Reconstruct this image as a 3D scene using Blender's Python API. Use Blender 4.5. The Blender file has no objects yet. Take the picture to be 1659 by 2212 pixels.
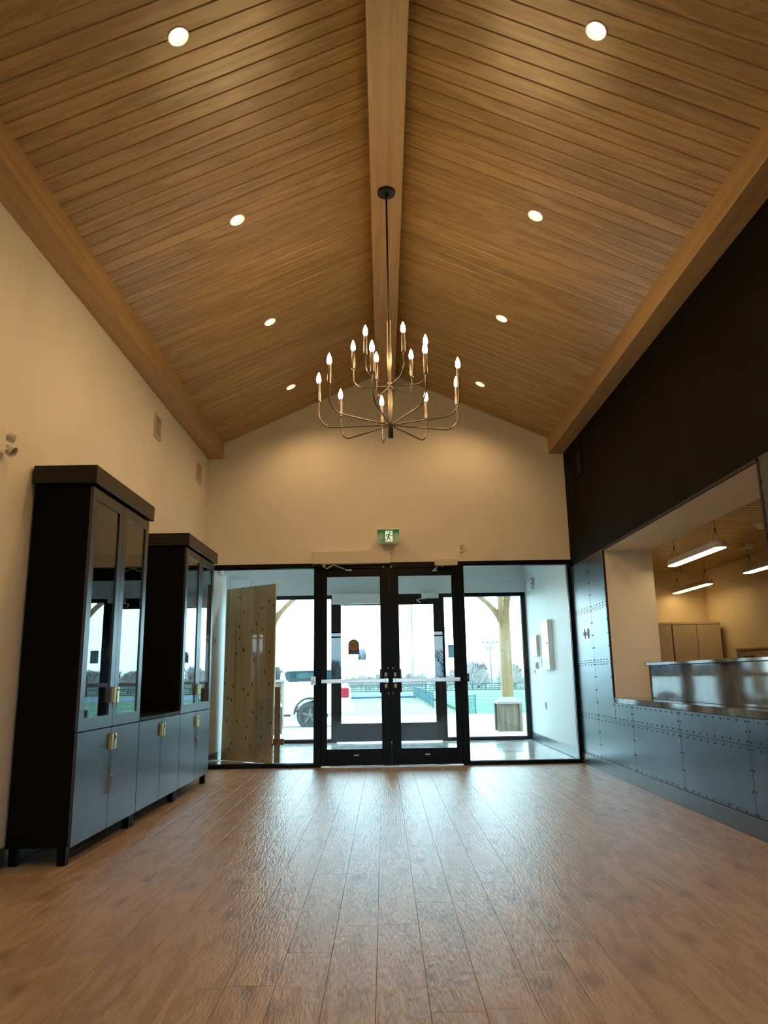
import bpy, bmesh, math, random
from mathutils import Vector, Matrix

random.seed(7)
scene = bpy.context.scene
PI = math.pi

# ------------------------------------------------------------------ camera
CAM_H = 1.0582
PITCH, ROLL, YAW, FPX = 0.213935, -0.016558, 0.0034528, 1638.42
cp, sp, cy_, sy_ = math.cos(PITCH), math.sin(PITCH), math.cos(YAW), math.sin(YAW)
fwd = Vector((sy_ * cp, cy_ * cp, sp)); rgt = Vector((cy_, -sy_, 0)); upv = rgt.cross(fwd)
r_ = math.cos(ROLL) * rgt + math.sin(ROLL) * upv
u_ = -math.sin(ROLL) * rgt + math.cos(ROLL) * upv
cam_d = bpy.data.cameras.new('camera'); cam = bpy.data.objects.new('camera', cam_d)
scene.collection.objects.link(cam); scene.camera = cam
cam_d.sensor_fit = 'HORIZONTAL'; cam_d.sensor_width = 36.0; cam_d.lens = 36.0 * FPX / 1659.0
cam_d.clip_start = 0.05; cam_d.clip_end = 2000
M = Matrix((r_, u_, -fwd)).transposed().to_4x4(); M.translation = (0, 0, CAM_H)
cam.matrix_world = M

# ------------------------------------------------------------------ sky and exposure
SKY = 10.0
world = bpy.data.worlds.new('world'); scene.world = world; world.use_nodes = True
wn = world.node_tree.nodes; wl = world.node_tree.links; wn.clear()
wo = wn.new('ShaderNodeOutputWorld'); wb = wn.new('ShaderNodeBackground')
tc = wn.new('ShaderNodeTexCoord'); mp = wn.new('ShaderNodeMapping'); mp.inputs['Scale'].default_value = (2, 2, 6)
nz = wn.new('ShaderNodeTexNoise'); nz.inputs['Scale'].default_value = 1.3; nz.inputs['Detail'].default_value = 3
rp = wn.new('ShaderNodeValToRGB'); rp.color_ramp.elements[0].position = .38; rp.color_ramp.elements[1].position = .68
rp.color_ramp.elements[0].color = (.42, .74, 1.0, 1); rp.color_ramp.elements[1].color = (.84, .96, 1.0, 1)
wl.new(tc.outputs['Generated'], mp.inputs[0]); wl.new(mp.outputs[0], nz.inputs['Vector'])
wl.new(nz.outputs['Fac'], rp.inputs[0]); wl.new(rp.outputs[0], wb.inputs[0]); wl.new(wb.outputs[0], wo.inputs[0])
wb.inputs[1].default_value = SKY
vs = scene.view_settings
vs.view_transform = 'Standard'; vs.look = 'None'; vs.exposure = 0.08; vs.gamma = 1.0; vs.use_curve_mapping = False
scene.cycles.use_denoising = True
scene.cycles.max_bounces = 6; scene.cycles.diffuse_bounces = 3; scene.cycles.glossy_bounces = 3; scene.cycles.transparent_max_bounces = 14
scene.cycles.use_adaptive_sampling = True; scene.cycles.adaptive_threshold = .12; scene.cycles.adaptive_min_samples = 16
scene.cycles.sample_clamp_indirect = 6.0
scene.cycles.caustics_reflective = False; scene.cycles.caustics_refractive = False

WARM = (1.0, .60, .26)          # recessed and chandelier lamps
DOWN_W = 34.0                   # watts of each recessed lamp
BULB_E = 150.0                  # emission of a chandelier bulb
DISC_E = 14.0                    # emission of the recessed lamp's disc
VEST_W = 85.0                   # watts of each unseen lamp added to brighten the vestibule
TUBE_E = 11.0                    # emission of the office tubes

# ------------------------------------------------------------------ materials
MATS = {}
def nt(m): return m.node_tree.nodes, m.node_tree.links
def mat(name, col=(.8, .8, .8), rough=.5, metal=0.0, emit=None, es=0.0, spec=.5, coat=0.0):
    if name in MATS: return MATS[name]
    m = bpy.data.materials.new(name); m.use_nodes = True
    b = m.node_tree.nodes['Principled BSDF']
    b.inputs['Base Color'].default_value = (*col, 1); b.inputs['Roughness'].default_value = rough
    b.inputs['Metallic'].default_value = metal; b.inputs['Specular IOR Level'].default_value = spec
    b.inputs['Coat Weight'].default_value = coat
    if emit:
        b.inputs['Emission Color'].default_value = (*emit, 1); b.inputs['Emission Strength'].default_value = es
    MATS[name] = m
    return m

def mottled(name, c1, c2, scale=4, rough=.6, stretch=(1, 1, 1), bump=0.0, metal=0.0, spec=.5, r2=None, lo=.35, hi=.65, detail=5):
    """plain surface with soft noise between two colours"""
    m = mat(name, c1, rough, metal, spec=spec); N, L = nt(m); b = N['Principled BSDF']
    t = N.new('ShaderNodeTexCoord'); mp = N.new('ShaderNodeMapping'); mp.inputs['Scale'].default_value = stretch
    n = N.new('ShaderNodeTexNoise'); n.inputs['Scale'].default_value = scale; n.inputs['Detail'].default_value = detail
    r = N.new('ShaderNodeValToRGB'); r.color_ramp.elements[0].color = (*c1, 1); r.color_ramp.elements[1].color = (*c2, 1)
    r.color_ramp.elements[0].position = lo; r.color_ramp.elements[1].position = hi
    L.new(t.outputs['Object'], mp.inputs[0]); L.new(mp.outputs[0], n.inputs['Vector']); L.new(n.outputs['Fac'], r.inputs[0])
    L.new(r.outputs[0], b.inputs['Base Color'])
    if r2 is not None:
        q = N.new('ShaderNodeMapRange'); q.inputs['To Min'].default_value = rough; q.inputs['To Max'].default_value = r2
        L.new(n.outputs['Fac'], q.inputs[0]); L.new(q.outputs[0], b.inputs['Roughness'])
    if bump:
        bp = N.new('ShaderNodeBump'); bp.inputs['Strength'].default_value = bump; bp.inputs['Distance'].default_value = .01
        L.new(n.outputs['Fac'], bp.inputs['Height']); L.new(bp.outputs[0], b.inputs['Normal'])
    return m

def wood(name, dark, light, grain='Y', scale=9.0, stretch=.09, rough=.45, bump=.15, vary=.18, rings=.5, spec=.5, knots=0.0, rdist=.002, knotcol=(.03, .018, .008), warp=5.0, kscale=4.2, ksoft=.6):
    """stained timber: fine streaks plus flame-shaped rings along the grain; each board takes its own offset and tone"""
    m = mat(name, light, rough, spec=spec); N, L = nt(m); b = N['Principled BSDF']
    t = N.new('ShaderNodeTexCoord'); oi = N.new('ShaderNodeObjectInfo')
    mu = N.new('ShaderNodeMath'); mu.operation = 'MULTIPLY'; mu.inputs[1].default_value = 53.0; L.new(oi.outputs['Random'], mu.inputs[0])
    ad = N.new('ShaderNodeVectorMath'); ad.operation = 'ADD'; L.new(t.outputs['Object'], ad.inputs[0]); L.new(mu.outputs[0], ad.inputs[1])
    mp = N.new('ShaderNodeMapping'); s = [1, 1, 1]; s['XYZ'.index(grain)] = stretch; mp.inputs['Scale'].default_value = s
    L.new(ad.outputs[0], mp.inputs[0])
    fine = N.new('ShaderNodeTexNoise'); fine.inputs['Scale'].default_value = scale * 12; fine.inputs['Detail'].default_value = 2
    L.new(mp.outputs[0], fine.inputs['Vector'])
    big = N.new('ShaderNodeTexNoise'); big.inputs['Scale'].default_value = scale * .9; big.inputs['Detail'].default_value = 3; big.inputs['Distortion'].default_value = .6
    L.new(mp.outputs[0], big.inputs['Vector'])
    ring = N.new('ShaderNodeMath'); ring.operation = 'MULTIPLY'; ring.inputs[1].default_value = warp * 6.283; L.new(big.outputs['Fac'], ring.inputs[0])
    sn = N.new('ShaderNodeMath'); sn.operation = 'SINE'; L.new(ring.outputs[0], sn.inputs[0])
    mr = N.new('ShaderNodeMapRange'); mr.inputs['From Min'].default_value = -1; L.new(sn.outputs[0], mr.inputs[0])
    mx = N.new('ShaderNodeMix'); mx.data_type = 'FLOAT'; mx.inputs[0].default_value = rings
    L.new(fine.outputs['Fac'], mx.inputs[2]); L.new(mr.outputs[0], mx.inputs[3])
    r = N.new('ShaderNodeValToRGB'); r.color_ramp.elements[0].color = (*dark, 1); r.color_ramp.elements[1].color = (*light, 1)
    r.color_ramp.elements[0].position = .22; r.color_ramp.elements[1].position = .72
    L.new(mx.outputs[0], r.inputs[0])
    hs = N.new('ShaderNodeHueSaturation')
    mv = N.new('ShaderNodeMapRange'); mv.inputs['To Min'].default_value = 1 - vary; mv.inputs['To Max'].default_value = 1 + vary * .8
    L.new(oi.outputs['Random'], mv.inputs[0]); L.new(mv.outputs[0], hs.inputs['Value']); L.new(r.outputs[0], hs.inputs['Color'])
    out = hs.outputs[0]
    if knots:
        sx = N.new('ShaderNodeSeparateXYZ'); L.new(ad.outputs[0], sx.inputs[0]); cx = N.new('ShaderNodeCombineXYZ')
        L.new(sx.outputs[0], cx.inputs[0]); L.new(sx.outputs['XYZ'.index(grain)], cx.inputs[1])
        mk = N.new('ShaderNodeMapping'); mk.inputs['Scale'].default_value = (kscale, kscale * .5, 1)
        L.new(cx.outputs[0], mk.inputs[0])
        vo = N.new('ShaderNodeTexVoronoi'); vo.voronoi_dimensions = '2D'; vo.inputs['Scale'].default_value = 1.0; L.new(mk.outputs[0], vo.inputs['Vector'])
        kr = N.new('ShaderNodeValToRGB'); kr.color_ramp.elements[0].position = knots * ksoft; kr.color_ramp.elements[1].position = knots
        kr.color_ramp.elements[0].color = (1, 1, 1, 1); kr.color_ramp.elements[1].color = (0, 0, 0, 1)
        L.new(vo.outputs['Distance'], kr.inputs[0])
        km = N.new('ShaderNodeMix'); km.data_type = 'RGBA'; L.new(kr.outputs[0], km.inputs[0])
        L.new(out, km.inputs[6]); km.inputs[7].default_value = (*knotcol, 1); out = km.outputs[2]
    L.new(out, b.inputs['Base Color'])
    if bump:
        bp = N.new('ShaderNodeBump'); bp.inputs['Strength'].default_value = bump; bp.inputs['Distance'].default_value = rdist
        mb = N.new('ShaderNodeMix'); mb.data_type = 'FLOAT'; mb.inputs[0].default_value = rings * .4
        L.new(fine.outputs['Fac'], mb.inputs[2]); L.new(mr.outputs[0], mb.inputs[3])
        L.new(mb.outputs[0], bp.inputs['Height']); L.new(bp.outputs[0], b.inputs['Normal'])
    return m

def glass(name, tint=(.93, .97, .96), ior=1.5):
    m = bpy.data.materials.new(name); m.use_nodes = True; N, L = nt(m); N.clear()
    o = N.new('ShaderNodeOutputMaterial'); mx = N.new('ShaderNodeMixShader'); tr = N.new('ShaderNodeBsdfTransparent')
    gl = N.new('ShaderNodeBsdfGlossy'); ge = N.new('ShaderNodeNewGeometry')
    def mth(op, a, b=None):
        q = N.new('ShaderNodeMath'); q.operation = op
        for i, w in enumerate((a, b)):
            if w is None: continue
            if isinstance(w, (int, float)): q.inputs[i].default_value = w
            else: L.new(w, q.inputs[i])
        return q.outputs[0]
    dt = N.new('ShaderNodeVectorMath'); dt.operation = 'DOT_PRODUCT'; L.new(ge.outputs['Normal'], dt.inputs[0]); L.new(ge.outputs['Incoming'], dt.inputs[1])
    f0 = ((ior - 1) / (ior + 1)) ** 2          # reflection of one glass face, the same from both sides
    cs = mth('POWER', mth('SUBTRACT', 1.0, mth('ABSOLUTE', dt.outputs['Value'])), 5.0)
    fr = mth('ADD', mth('MULTIPLY', cs, 1 - f0), f0)
    tr.inputs[0].default_value = (*tint, 1); gl.inputs['Roughness'].default_value = 0.0
    L.new(fr, mx.inputs[0]); L.new(tr.outputs[0], mx.inputs[1]); L.new(gl.outputs[0], mx.inputs[2]); L.new(mx.outputs[0], o.inputs[0])
    MATS[name] = m
    return m

M_wall = mottled('painted_wall', (.80, .78, .74), (.84, .82, .78), 2.0, .62)
M_vest = mottled('vestibule_paint', (.70, .72, .71), (.74, .76, .75), 2.0, .5)
M_plank = wood('ceiling_stain', (.355, .230, .088), (.495, .338, .143), 'X', 7, .10, .30, .08, .10, .40, spec=.5)
M_beam = wood('beam_stain', (.40, .265, .135), (.50, .345, .18), 'Y', 5, .06, .45, .06, .05, .35, spec=.4)
M_floor = wood('floor_oak', (.348, .238, .158), (.500, .362, .250), 'Y', 9, .14, .31, 1.0, .045, .38, spec=.5, knots=.17, rdist=.004, knotcol=(.24, .155, .10), warp=4.0, kscale=2.7, ksoft=.0)
M_steel = mottled('blued_steel', (.064, .078, .092), (.092, .110, .128), 3, .24, (1, .5, 2), 0, .85, r2=.36)
M_rivet = mat('rivet_steel', (.03, .034, .038), .3, .85)
M_black_paint = mottled('black_paint', (.0032, .0028, .0024), (.005, .0043, .0037), 3, .75, spec=.08)
M_base = mottled('rubber_base', (.035, .045, .05), (.05, .06, .066), 5, .32)
M_alu = mat('black_anodised', (.0035, .0045, .006), .35, .0, spec=.12)
M_glass = glass('clear_glass')
M_cabglass = glass('cabinet_glass', (.80, .84, .84), 1.62)
M_cab = mat('cabinet_black', (.002, .002, .0022), .5, spec=.08)
M_crown = mat('crown_black', (.010, .009, .008), .36, spec=.3)
M_cabdoor = mottled('cabinet_door', (.058, .064, .070), (.072, .080, .087), 2, .31, (1, 1, .3), metal=.82)
M_brass = mat('brass', (.78, .60, .26), .3, 1.0)
M_brassd = mat('brass_aged_shaded', (.42, .32, .15), .4, 1.0)  # aged brass of rings and chains; on left handles, painted side shade
M_nickel = mat('brushed_bronze', (.17, .150, .140), .33, 1.0)
M_blackmetal = mat('black_metal', (.014, .013, .013), .4, .3)
M_chrome = mat('satin_steel', (.68, .69, .70), .28, 1.0)
M_whitepl = mat('white_plastic', (.80, .79, .75), .4)
M_creamal = mat('painted_operator_cover', (.72, .69, .66), .45)
M_marble = mottled('grey_marble', (.075, .082, .09), (.17, .185, .20), 9, .055, (1, 1, 1), spec=.6, lo=.3, hi=.75, detail=9)
M_conc = mottled('polished_concrete', (.36, .37, .36), (.52, .53, .51), 2.2, .10, spec=.5, r2=.22, detail=7)
M_pave = mottled('pale_pavement', (.30, .295, .28), (.36, .35, .335), 1.5, .85)
M_turf = mottled('green_turf', (.018, .080, .034), (.025, .095, .042), .8, .9)
M_lineY = mat('yellow_line', (.22, .18, .06), .8); M_lineW = mat('white_line', (.3, .3, .3), .8)
M_blue = mat('blue_track', (.010, .065, .16), .7)
M_dirt = mottled('dry_grass', (.10, .09, .055), (.20, .175, .12), 5, .95, bump=.6)
M_field = mottled('far_grass', (.07, .085, .04), (.12, .12, .07), .4, .95)
M_fence = mat('teal_fence', (.012, .085, .10), .5, .2)
M_bark = mat('grey_bark', (.075, .062, .055), .9)
M_ply = wood('plywood', (.50, .34, .18), (.70, .52, .30), 'Z', 3.2, .05, .6, .05, .0, .5, knots=.085, warp=3.0, kscale=7.0)
M_pine = wood('pine_timber', (.17, .095, .030), (.23, .140, .052), 'Z', 6, .05, .6, .05, .06, .4, knots=.05)
M_pier = wood('pier_cladding', (.10, .07, .045), (.18, .135, .095), 'Z', 8, .07, .7, .1, .15, .4)
M_cap = mat('pier_cap_stone', (.26, .225, .19), .8)
M_carwhite = mat('white_car_paint', (.80, .82, .84), .2, spec=.6, coat=.6)
M_carglass = mat('car_glass', (.012, .04, .05), .05, spec=.5)
M_tyre = mat('tyre_rubber', (.03, .035, .04), .8)
M_alloy = mat('alloy_wheel', (.10, .11, .115), .4, .3)
M_red = mat('red_lens', (.30, .012, .03), .25)
M_grey = mat('grey_box', (.16, .17, .17), .6)
M_offwall = mottled('office_paint', (.76, .64, .44), (.80, .68, .48), 2, .6)
M_offcab = mottled('cream_laminate', (.62, .52, .38), (.66, .56, .42), 2, .5)
M_case = mat('dark_case_shell', (.012, .014, .014), .6)
M_dark = mat('plain_black', (.01, .01, .01), .7)  # plain black of edge strips, symbols, keyholes and plinths
M_green = mat('sign_green', (.0, .03, .008), .10, emit=(.0, .13, .035), es=.6, spec=.15)
M_signw = mat('sign_white', (.75, .9, .85), .12, emit=(.72, 1.0, .9), es=.4, spec=.3)
M_mirror = mat('clear_sheet_edge', (.7, .75, .72), .2)
M_bulb = mat('bulb_glow', (1, .8, .5), .3, emit=(1.0, .66, .28), es=BULB_E)
M_disc = mat('lamp_disc_glow', (1, .9, .7), .3, emit=(1.0, .76, .42), es=DISC_E)
M_baffle = mat('lamp_baffle', (.88, .82, .70), .4)
M_tube = mat('tube_glow', (1, 1, .9), .3, emit=(1.0, .68, .30), es=TUBE_E)
M_keyb = mat('tassel_tan', (.35, .20, .10), .8)
M_gold = mat('sticker_gold', (.30, .235, .11), .5); M_stkblue = mat('sticker_blue', (.05, .16, .42), .5)
M_stkdark = mat('sticker_dark', (.10, .09, .07), .5); M_stkpale = mat('sticker_pale_blue', (.30, .55, .75), .5)

# ------------------------------------------------------------------ mesh helpers
COL = scene.collection
WO = {}
class MB:
    def __init__(s): s.v = []; s.f = []
    def add(s, v, f):
        o = len(s.v); s.v += [tuple(p) for p in v]; s.f += [tuple(i + o for i in q) for q in f]; return s
    def box(s, x0, x1, y0, y1, z0, z1):
        x0, x1 = min(x0, x1), max(x0, x1); y0, y1 = min(y0, y1), max(y0, y1); z0, z1 = min(z0, z1), max(z0, z1)
        return s.add([(x0, y0, z0), (x1, y0, z0), (x1, y1, z0), (x0, y1, z0), (x0, y0, z1), (x1, y0, z1), (x1, y1, z1), (x0, y1, z1)],
                     [(0, 3, 2, 1), (4, 5, 6, 7), (0, 1, 5, 4), (1, 2, 6, 5), (2, 3, 7, 6), (3, 0, 4, 7)])
    def xf(s, m, start=0):
        s.v[start:] = [tuple(m @ Vector(p)) for p in s.v[start:]]; return s
    def prism(s, poly, axis, a, b):
        """poly: list of 2-D points in the plane normal to axis; extruded from a to b"""
        def P(u, v, w): return {'X': (w, u, v), 'Y': (u, w, v), 'Z': (u, v, w)}[axis]
        n = len(poly)
        v = [P(u, w, a) for u, w in poly] + [P(u, w, b) for u, w in poly]
        f = [tuple(range(n)), tuple(range(2 * n - 1, n - 1, -1))] + [(i, i + n, (i + 1) % n + n, (i + 1) % n) for i in range(n)]
        return s.add(v, f)
    def tube(s, pts, r, n=8, cap=True):
        pts = [Vector(p) for p in pts]; rr = r if isinstance(r, (list, tuple)) else [r] * len(pts)
        rings = []; prev = None
        for i, p in enumerate(pts):
            d = (pts[min(i + 1, len(pts) - 1)] - pts[max(i - 1, 0)]).normalized()
            if prev is None:
                a = Vector((0, 0, 1)) if abs(d.z) < .9 else Vector((1, 0, 0)); e1 = d.cross(a).normalized()
            else:
                e1 = (prev - d * prev.dot(d)).normalized()
            prev = e1; e2 = d.cross(e1)
            rings.append([p + rr[i] * (math.cos(2 * PI * k / n) * e1 + math.sin(2 * PI * k / n) * e2) for k in range(n)])
        v = [q for g in rings for q in g]; f = []
        for i in range(len(rings) - 1):
            for k in range(n):
                f.append((i * n + k, i * n + (k + 1) % n, (i + 1) * n + (k + 1) % n, (i + 1) * n + k))
        if cap:
            f.append(tuple(range(n - 1, -1, -1))); f.append(tuple(range((len(rings) - 1) * n, len(rings) * n)))
        return s.add(v, f)
    def lathe(s, prof, c, n=20, m=None, cap=True):
        """prof: (r, z) from bottom to top around the z axis at c, or carried by matrix m"""
        v = []; f = []
        for r, z in prof:
            for k in range(n):
                a = 2 * PI * k / n; v.append((r * math.cos(a), r * math.sin(a), z))
        for i in range(len(prof) - 1):
            for k in range(n):
                f.append((i * n + k, i * n + (k + 1) % n, (i + 1) * n + (k + 1) % n, (i + 1) * n + k))
        if cap and prof[0][0] > 1e-5: f.append(tuple(range(n - 1, -1, -1)))
        if cap and prof[-1][0] > 1e-5: f.append(tuple(range((len(prof) - 1) * n, len(prof) * n)))
        T = m if m is not None else Matrix.Translation(Vector(c))
        return s.add([T @ Vector(p) for p in v], f)
    def build(s, name, m, parent=None, bevel=0.0, smooth=False, seg=1):
        vv = [Vector(p) for p in s.v]
        if parent is None:
            xs = [p.x for p in vv]; ys = [p.y for p in vv]; zs = [p.z for p in vv]
            org = Vector(((min(xs) + max(xs)) / 2, (min(ys) + max(ys)) / 2, min(zs)))
        else: org = WO[parent.name]
        me = bpy.data.meshes.new(name); me.from_pydata([p - org for p in vv], [], s.f); me.update()
        bm = bmesh.new(); bm.from_mesh(me); bmesh.ops.remove_doubles(bm, verts=bm.verts, dist=1e-6)
        bmesh.ops.recalc_face_normals(bm, faces=bm.faces); bm.to_mesh(me); bm.free()
        if smooth:
            for p in me.polygons: p.use_smooth = True
        me.materials.append(m)
        o = bpy.data.objects.new(name, me); COL.objects.link(o)
        if parent is None: o.location = org
        else: o.parent = parent
        WO[o.name] = org
        if smooth:
            md = o.modifiers.new('edges', 'EDGE_SPLIT'); md.split_angle = math.radians(40)
        if bevel:
            md = o.modifiers.new('bevel', 'BEVEL'); md.width = bevel; md.segments = seg; md.limit_method = 'ANGLE'; md.angle_limit = math.radians(40)
        return o

def tag(o, label, cat, group=None, kind=None):
    o['label'] = label; o['category'] = cat
    if group: o['group'] = group
    if kind: o['kind'] = kind
    return o
def thing(name, loc, label, cat, group=None, kind=None):
    o = bpy.data.objects.new(name, None); COL.objects.link(o); o.location = loc; o.empty_display_size = .05
    WO[o.name] = Vector(loc)
    return tag(o, label, cat, group, kind)
def B(*a): return MB().box(*a)
def place(mesh_obj_data, name, parent, loc, m=None):
    """another piece that shares mesh data, at world point loc"""
    o = bpy.data.objects.new(name, mesh_obj_data); COL.objects.link(o); o.parent = parent
    o.location = Vector(loc) - WO[parent.name]; WO[o.name] = Vector(loc)
    return o
def mesh_of(mb, name, m):
    me = bpy.data.meshes.new(name); me.from_pydata(mb.v, [], mb.f); me.update()
    bm = bmesh.new(); bm.from_mesh(me); bmesh.ops.remove_doubles(bm, verts=bm.verts, dist=1e-6)
    bmesh.ops.recalc_face_normals(bm, faces=bm.faces); bm.to_mesh(me); bm.free()
    me.materials.append(m); return me

# ------------------------------------------------------------------ dimensions of the hall
XL, XR, D, YB = -2.267, 2.405, 9.6, -4.0
XC, ZR, SL = .075, 5.075, .455
def zc(x): return ZR - SL * abs(x - XC)

# floor ------------------------------------------------------------
fl = B(XL - .1, XR + .5, YB, D + .05, -.12, -.008).build('floor', M_floor)
tag(fl, 'brown oak-look plank floor of the hall', 'floor', kind='structure')
PW, PLN = .178, 1.22
def plank_mesh(w, l, t, ch, name, m):
    g = .0007
    mb = MB().prism([(-w / 2 + g, -t), (w / 2 - g, -t), (w / 2 - g, -ch), (w / 2 - g - ch, 0), (-w / 2 + g + ch, 0), (-w / 2 + g, -ch)], 'Y', -l / 2 + g, l / 2 - g)
    return mesh_of(mb, name, m)
pm = {}
i0 = math.floor((XL - (-.222)) / PW)
x = -.222 + i0 * PW; row = 0
while x < XR:
    xa, xb = max(x, XL), min(x + PW, XR)
    y = 2.2 - ((row * 0.437 + .15 * ((row * 7) % 5)) % 1.0) * PLN
    while y < D:
        ya, yb = max(y, 2.0), min(y + PLN, D)
        if yb - ya > .05 and xb - xa > .02:
            key = (round(xb - xa, 3), round(yb - ya, 3))
            if key not in pm: pm[key] = plank_mesh(key[0], key[1], .007, .0006, 'floor_plank', M_floor)
            place(pm[key], 'plank', fl, ((xa + xb) / 2, (ya + yb) / 2, 0))
        y += PLN
    x += PW; row += 1
rear = B(XL, XR, YB, 2.0, -.008, 0).build('rear_flooring', M_floor, fl)

# walls ------------------------------------------------------------
wl_ = MB().box(XL - .15, XL, YB, D + .15, -.1, 4.02).build('wall_left', M_wall)
tag(wl_, 'off-white painted side wall behind the black cabinets', 'wall', kind='structure')
tag(B(XL, XL + .012, YB, D, 0, .11).build('baseboard_left', M_base), 'dark base strip along the off-white side wall', 'baseboard', kind='structure')

wf = MB().prism([(XL - .15, 2.485), (XR + .5, 2.485), (XR + .5, 3.9), (XR, 4.05), (XC, ZR + .02), (XL, 4.05), (XL - .15, 3.9)], 'Y', D, D + .15).build('wall_front', M_wall)
tag(wf, 'off-white gable wall above the glazed entrance', 'wall', kind='structure')

OP0, OP1, OZ0, OZ1 = 4.645, 8.157, .785, 2.377       # service opening in the right wall
wr = MB()
wr.box(XR, XR + .5, YB, D + .15, OZ1, 4.05); wr.box(XR, XR + .5, YB, OP0, -.1, OZ1)
wr.box(XR, XR + .5, OP1, D + .15, -.1, OZ1); wr.box(XR, XR + .5, OP0, OP1, -.1, OZ0 - .03)
wr = wr.build('wall_right', M_black_paint)
tag(wr, 'black wall with riveted steel panels around the service opening', 'wall', kind='structure')
T = .008
cols = [YB, -2.0, -.8, .4, 1.6, 2.8, 4.0, 5.2, 6.4, 7.59, 8.79, D]
rows = [(.13, .575), (.575, 1.18), (1.18, 1.785), (1.785, 2.385)]
rv = []
def panel(y0, y1, z0, z1):
    g = .0012
    B(XR - T, XR, y0 + g, y1 - g, z0 + g, z1 - g).build('steel_panel', M_steel, wr, bevel=.0015)
def hrow(y0, y1, z):
    n = max(1, round((y1 - y0 - .05) / .1275))
    for k in range(n + 1): rv.append((y0 + .025 + (y1 - y0 - .05) * k / n, z))
for z0, z1 in rows:
    for a, b in zip(cols[:-1], cols[1:]):
        segs = []
        if z1 < .6: segs = [(a, b, z0, z1)]
        elif z0 < .6:
            if b <= OP0 + .02 or a >= OP1: segs = [(a, b, z0, z1)]
            else:
                if a < OP0 < b: segs += [(a, OP0, z0, z1), (OP0, b, z0, OZ0 - .03)]
                elif a < OP1 < b: segs += [(a, OP1, z0, OZ0 - .03), (OP1, b, z0, z1)]
                else: segs = [(a, b, z0, OZ0 - .03)]
        else:
            if b <= OP0 or a >= OP1: segs = [(a, b, z0, z1)]
            else:
                if a < OP0: segs.append((a, OP0, z0, z1))
                if b > OP1: segs.append((OP1, b, z0, z1))
        for y0, y1, q0, q1 in segs:
            panel(y0, y1, q0, q1)
            if y1 > 3.5:
                hrow(y0, y1, q0 + (.025 if q0 > .2 else .016)); hrow(y0, y1, q1 - (.025 if q1 < 2.3 else .03))
                nz_ = max(2, round((q1 - q0) / .15))
                for k in range(1, nz_):
                    zz = q0 + .02 + (q1 - q0 - .04) * k / nz_
                    rv.append((y0 + .025, zz)); rv.append((y1 - .025, zz))
rb = MB()
for (yy, zz) in rv:
    m = Matrix.Translation((XR - T, yy, zz)) @ Matrix.Rotation(-PI / 2, 4, 'Y')
    rb.lathe([(.0075, -.001), (.0065, .003), (.003, .0055)], None, 7, m)
ro = rb.build('rivets', M_rivet, wr, smooth=True); ro['kind'] = 'stuff'
tag(B(XR - .016, XR, YB, D, 0, .128).build('baseboard_right', M_base, bevel=.002), 'dark rubber base strip below the riveted panels', 'baseboard', kind='structure')

# lining of the opening
tr = thing('trim_4', (XR, OP1, OZ0), 'off-white lining of the service opening with a black edge strip', 'lining', kind='structure')
B(XR + .004, XR + .52, OP1 - .015, OP1, OZ0, OZ1).build('jamb_lining', M_wall, tr)
B(XR + .004, XR + .52, OP0, OP0 + .015, OZ0, OZ1).build('jamb_lining', M_wall, tr)
B(XR + .004, XR + .52, OP0, OP1, OZ1 - .015, OZ1).build('head_lining', M_wall, tr)
ed = MB(); ed.box(XR - .012, XR + .006, OP1 - .017, OP1 + .006, OZ0, OZ1); ed.box(XR - .012, XR + .006, OP0 - .006, OP1, OZ1 - .017, OZ1 + .006); ed.box(XR - .012, XR + .006, OP0 - .006, OP0 + .017, OZ0, OZ1)
ed.build('edge_strip', M_dark, tr)

# back wall with a glazed band behind the viewer (seen only as reflections)
bw = MB(); BX0, BX1, BZ0, BZ1 = -1.7, 1.85, .95, 2.42
bw.box(XL - .15, BX0, YB - .15, YB, -.1, 4.1); bw.box(BX1, XR + .5, YB - .15, YB, -.1, 4.1)
bw.box(BX0, BX1, YB - .15, YB, -.1, BZ0)
bw.prism([(BX0, BZ1), (BX1, BZ1), (BX1, 4.1), (XC, ZR + .1), (BX0, 4.1)], 'Y', YB - .15, YB)
bw.prism([(XL - .15, 4.0), (XR + .5, 4.0), (XC, ZR + .1)], 'Y', YB - .15, YB)
tag(bw.build('wall_back', M_wall), 'off-white wall behind the viewer with a glazed band', 'wall', kind='structure')
w5 = thing('window_5', (XC, YB, BZ0), 'wide black framed window in the wall behind the viewer', 'window', kind='structure')
fr = MB()
for xx in (BX0, BX0 + (BX1 - BX0) / 3 - .025, BX0 + 2 * (BX1 - BX0) / 3 - .025, BX1 - .05): fr.box(xx, xx + .05, YB - .12, YB - .04, BZ0, BZ1)
fr.box(BX0, BX1, YB - .12, YB - .04, BZ0, BZ0 + .05); fr.box(BX0, BX1, YB - .12, YB - .04, BZ1 - .04, BZ1); fr.box(BX0, BX1, YB - .12, YB - .04, 2.24, 2.28)
fr.build('frame', M_alu, w5)
B(BX0 + .01, BX1 - .01, YB - .083, YB - .077, BZ0 + .01, BZ1 - .01).build('pane', M_glass, w5)

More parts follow.
